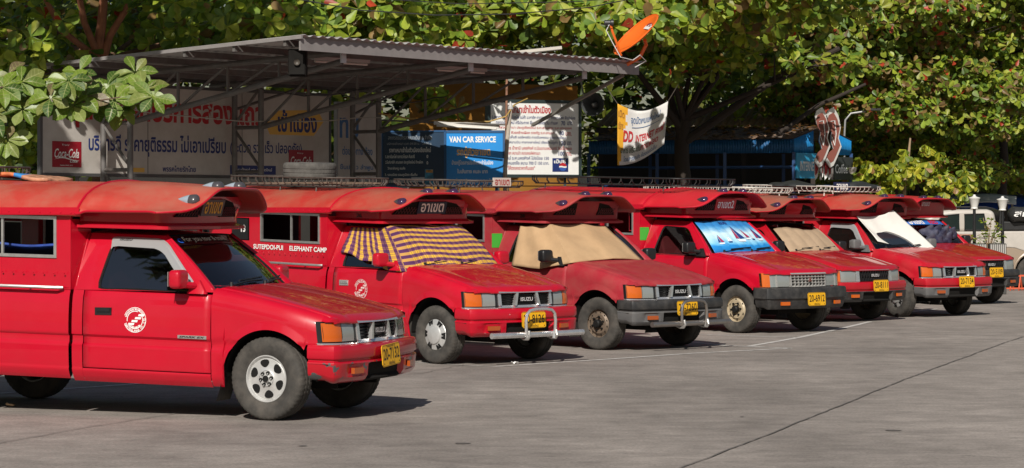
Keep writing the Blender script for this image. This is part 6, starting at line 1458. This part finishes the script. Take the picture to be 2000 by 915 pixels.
right_tree(1860, 2060, 240, 370, 66, 69, 16, 1930, 69, 'small almond tree in shade behind the awnings', 8, .01, .10, .20, 0, 4)
# young tree with hanging narrow leaves behind the taxis
o = empty('young_tree', at(1768, 400, 57)); o.location.z = 0; tag(o, 'thin young tree with drooping pale leaves behind the farthest taxis', 'tree')
child('trunk', MB().tube([(at(1768, 0, 57).x, 57, 0), at(1766, 370, 57), at(1774, 310, 57), at(1778, 270, 57)], [.05, .045, .035, .02], 8), mat('pale_bark', (.30, .21, .13), .9, var=.2), o)
C, O = crown_points([E(px, py, 56.8, .55, .5, .3, 1.2) for px, py in ((1720, 350), (1770, 330), (1830, 345), (1870, 355), (1690, 330), (1800, 310), (1850, 375))], 22); p, d, up, s, col = rosettes(C, O*np.array((1, 1, -.3)), 9, .19, reds=0, dry=.05)
col = col*np.array((1.5, 1.25, 1.0)); d[:, 2] -= .8; me = leaves_mesh('crown', p-np.array(o.location), d, up, s, col.astype('f')); me.vertices.foreach_get; cr = bpy.data.objects.new('crown', me); COL.objects.link(cr); me.materials.append(M_LEAF); cr.parent = o; cr['kind'] = 'stuff'
# shrub between the garden lamps
o = empty('potted_shrub', (at(1930, 0, 51.4).x, 51.4, 0)); tag(o, 'thin leafy shrub growing between the two garden lamps', 'plant'); b = MB(); C = []
for i in range(9):
    e = at(r5.uniform(1888, 1972), r5.uniform(420, 465), 51.3+r5.uniform(-.2, .2)); s0 = at(1930, 500, 51.4); b.tube([s0, s0.lerp(e, .5)+Vector((0, 0, .1)), e], .008, 5); C += [e, s0.lerp(e, .7)]
child('stem', b, MATS['pale_bark'], o); C = np.array([tuple(c) for c in C]); p, d, up, s, col = rosettes(C, np.tile((0, 0, 1.), (len(C), 1)), 6, .10, reds=0, dry=.05); me = leaves_mesh('foliage', p-np.array(o.location), d, up, s, (col*1.5).astype('f')); q = bpy.data.objects.new('foliage', me); COL.objects.link(q); me.materials.append(M_LEAF); q.parent = o; q['kind'] = 'stuff'
# far belt of trees closing the view, leaf colour darkened for shaded gaps
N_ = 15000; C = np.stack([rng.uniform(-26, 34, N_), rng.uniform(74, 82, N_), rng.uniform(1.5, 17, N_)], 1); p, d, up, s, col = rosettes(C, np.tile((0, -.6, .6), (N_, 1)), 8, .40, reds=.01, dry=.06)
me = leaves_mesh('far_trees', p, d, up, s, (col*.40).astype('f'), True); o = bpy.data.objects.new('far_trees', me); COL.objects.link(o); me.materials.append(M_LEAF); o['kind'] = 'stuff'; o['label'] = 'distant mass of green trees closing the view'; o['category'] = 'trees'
# trees across the yard behind the viewer: they only show mirrored in glass and paint
N_ = 2600; C = np.stack([rng.uniform(-45, 40, N_), rng.uniform(-34, -26, N_), np.zeros(N_)], 1); C[:, 2] = rng.uniform(.5, 1, N_)*(6.5+2.5*np.sin(C[:, 0]*.45)+1.5*np.sin(C[:, 0]*1.3)); 
u_ = rng.normal(size=(900, 3)); u_ /= np.linalg.norm(u_, axis=1, keepdims=True); C = np.concatenate([C, np.array((-13.8, 10.8, 14.5))+u_*np.array((3.6, 3.6, 4.2))*rng.uniform(.3, 1, (900, 1)), np.array((-15.5, 7., 6.5))+u_[:500]*np.array((2.6, 2.6, 1.6))]); N_ = len(C)
p, d, up, s, col = rosettes(C, np.tile((0, .6, .6), (N_, 1)), 8, .5, reds=.01, dry=.06)
me = leaves_mesh('trees_across_yard', p, d, up, s, (col*.5).astype('f'), True); o = bpy.data.objects.new('trees_across_yard', me); COL.objects.link(o); me.materials.append(M_LEAF); o['kind'] = 'stuff'; o['label'] = 'row of trees across the yard behind the viewer'; o['category'] = 'trees'
wallb = MB(); wallb.box((2, 72.5, 1.3), (90, .3, 2.6)); tag(obj('boundary_wall', wallb, mat('shade_dark_boundary', (.014, .013, .011), .9, var=.3, vscale=1)), 'dark boundary wall far behind the shelter and trees', 'wall')  # wall colour near black, stands in for the shade under the shelter
# fallen dry leaves on the cafe and hall roofs (uncountable)
n = 500; pos = []
for i in range(n):
    a, c = r5.random(), r5.random()**1.5; q = gf(.5-.5*c, lerp(zr+.10, zB+.04, c))+Bk*(L0*a); pos.append(tuple(q))
for i in range(260): c = r5.random()**1.6; pos.append((lerp(x0, x1, r5.random())+0, 59+2.3*c, 3.66+.5*c)) if False else None
pos = np.array(pos); dv = rng.normal(size=(len(pos), 3))*np.array((1, 1, .2)); me = leaves_mesh('fallen_leaves', pos, dv, np.tile((0, 0, 1.), (len(pos), 1))+rng.normal(0, .2, (len(pos), 3)), rng.uniform(.12, .2, len(pos)), (np.array((.26, .13, .06))*rng.uniform(.5, 1.3, (len(pos), 1))).astype('f'))
o = bpy.data.objects.new('fallen_leaves', me); COL.objects.link(o); me.materials.append(M_LEAF); o['kind'] = 'stuff'; o['label'] = 'brown fallen leaves lying on the cafe roof'; o['category'] = 'leaves'
# the overhanging branch with big leaves one can tell apart: each leaf a part of its own
def big_leaf():
    m = MB(); N1, N2 = 7, 6
    def w(t): return .30*math.sin(min(1, t*1.02)**1.55*math.pi)**.75 if 0 < t < .985 else .02
    sf = lambda x, y: (x, y, .05*abs(y)*4-.10*x*x)
    m.grid(lambda a, c: sf(a, (c*2-1)*w(a)), N1, N2)
    up_ = lambda p: (p[0], p[1], p[2]+.006)
    for i in range(7): a0, a1 = i/7*.95, (i+1)/7*.95; m.quad(up_(sf(a0, -.011)), up_(sf(a1, -.009)), up_(sf(a1, .009)), up_(sf(a0, .011)), mi=1)
    for t in (.22, .38, .54, .70):
        for s_ in (1, -1): y1 = s_*w(min(.95, t+.14))*.86; m.quad(up_(sf(t, 0)), up_(sf(t+.015, 0)), up_(sf(t+.15, y1)), up_(sf(t+.14, y1)), mi=1)
    return m
LM = [big_leaf().mesh('leaf', 80)]
me2 = LM[0].copy(); v = np.empty(len(me2.vertices)*3, 'f'); me2.vertices.foreach_get('co', v); v = v.reshape(-1, 3); v[:, 1] *= .85; v[:, 2] = v[:, 2]*2.2+.04*np.sin(v[:, 0]*5); me2.vertices.foreach_set('co', v.ravel()); LM.append(me2)
def plain_leaf(name, c):
    m = mat(name, c, .38, var=.22, vscale=4, spec=.45); 
    if 'tr' not in m: 
        N = m.node_tree.nodes; L = m.node_tree.links; t = N.new('ShaderNodeBsdfTranslucent'); t.inputs[0].default_value = (c[0]*1.3, c[1]*1.4, c[2]*.5, 1); x = N.new('ShaderNodeMixShader'); x.inputs[0].default_value = .3
        L.new(N['Principled BSDF'].outputs[0], x.inputs[1]); L.new(t.outputs[0], x.inputs[2]); L.new(x.outputs[0], N['Material Output'].inputs[0]); m['tr'] = 1
    return m
LMATS = [plain_leaf('leaf_green_%s' % n_, c) for n_, c in (('mid', (.115, .185, .024)), ('light', (.165, .245, .028)), ('dark', (.06, .115, .02)), ('olive', (.165, .185, .045)), ('pale', (.21, .26, .07)))]+[plain_leaf('leaf_brownish', (.17, .13, .07))]
VEIN = mat('leaf_vein', (.26, .28, .09), .5)
br = empty('overhanging_tree', (-9.6, 30.4, 0)); tag(br, 'nearest tree at the left edge, its low branch of big glossy leaves overhanging', 'tree')
bl = Vector(br.location)
stems = [[at(-60, 190, 28.8), at(60, 195, 28.6), at(170, 200, 28.5), at(255, 205, 28.5), at(310, 195, 28.5)], [at(-40, 185, 28.8), at(20, 165, 28.5), at(60, 160, 28.4)], [at(170, 200, 28.5), at(205, 195, 28.3), at(235, 190, 28.2)], [at(60, 195, 28.6), at(110, 180, 28.3), at(150, 172, 28.2)], [at(255, 205, 28.5), at(280, 185, 28.4), at(290, 165, 28.4)], [at(-60, 190, 28.8), at(-20, 225, 28.9), at(30, 230, 28.9)]]
b = MB()
for st in stems: b.tube(st, [.022, .018, .014, .010, .007][:len(st)] if len(st) > 3 else [.012, .009, .006], 7)
child('stem', b, mat('twig_bark', (.14, .09, .06), .85), br)
child('trunk', MB().tube([(-9.6, 30.4, -.02), (-9.55, 30.35, 1.5), (-9.7, 30.4, 3.4), (-9.5, 30.6, 5.2), (-9.8, 31.2, 8.0)], [.20, .16, .14, .11, .06], 12), M_BARK, br)
child('limb', MB().tube([(-9.65, 30.4, 3.1), (-8.6, 29.9, 3.35), (-7.2, 29.2, 3.2), at(-60, 190, 28.8)], [.07, .05, .035, .022], 9), M_BARK, br)
whorls = [(-15, 165), (20, 158), (48, 168), (28, 195), (55, 190), (95, 172), (118, 190), (150, 180), (172, 196), (88, 205), (128, 210), (205, 192), (230, 205), (262, 175), (288, 185), (305, 198), (240, 222), (195, 215), (268, 212), (5, 210), (-10, 232), (50, 222), (150, 215), (270, 150), (160, 150), (0, 300), (20, 275), (75, 185), (105, 200), (-25, 195), (10, 180), (215, 178), (140, 165), (185, 175)]
k = 0
for (px, py) in whorls:
    c = at(px-6, py-8 if py < 240 else py, 28.5+r5.uniform(-.45, .5)); n = r5.choice((6, 7, 8, 9)); ph = r5.uniform(0, 6)
    for i in range(n):
        t = ph+6.283*i/n+r5.uniform(-.25, .25); d = Vector((math.cos(t), math.sin(t)*.45-.15, math.sin(t)*.65+r5.uniform(-.35, .15))).normalized(); up = Vector((r5.uniform(-.3, .3), r5.uniform(-1.1, -.45), r5.uniform(.3, .8)))
        y = up.cross(d).normalized(); z = d.cross(y); M = Matrix((d, y, z)).transposed().to_4x4(); s = r5.uniform(.16, .28)
        o = obj('leaf', LM[k % 2], [r5.choices(LMATS, (4, 4, 2, 2, 2, 1))[0], VEIN], br); o.matrix_local = Matrix.Translation(c-bl+d*.02) @ M @ Matrix.Scale(s, 4); k += 1
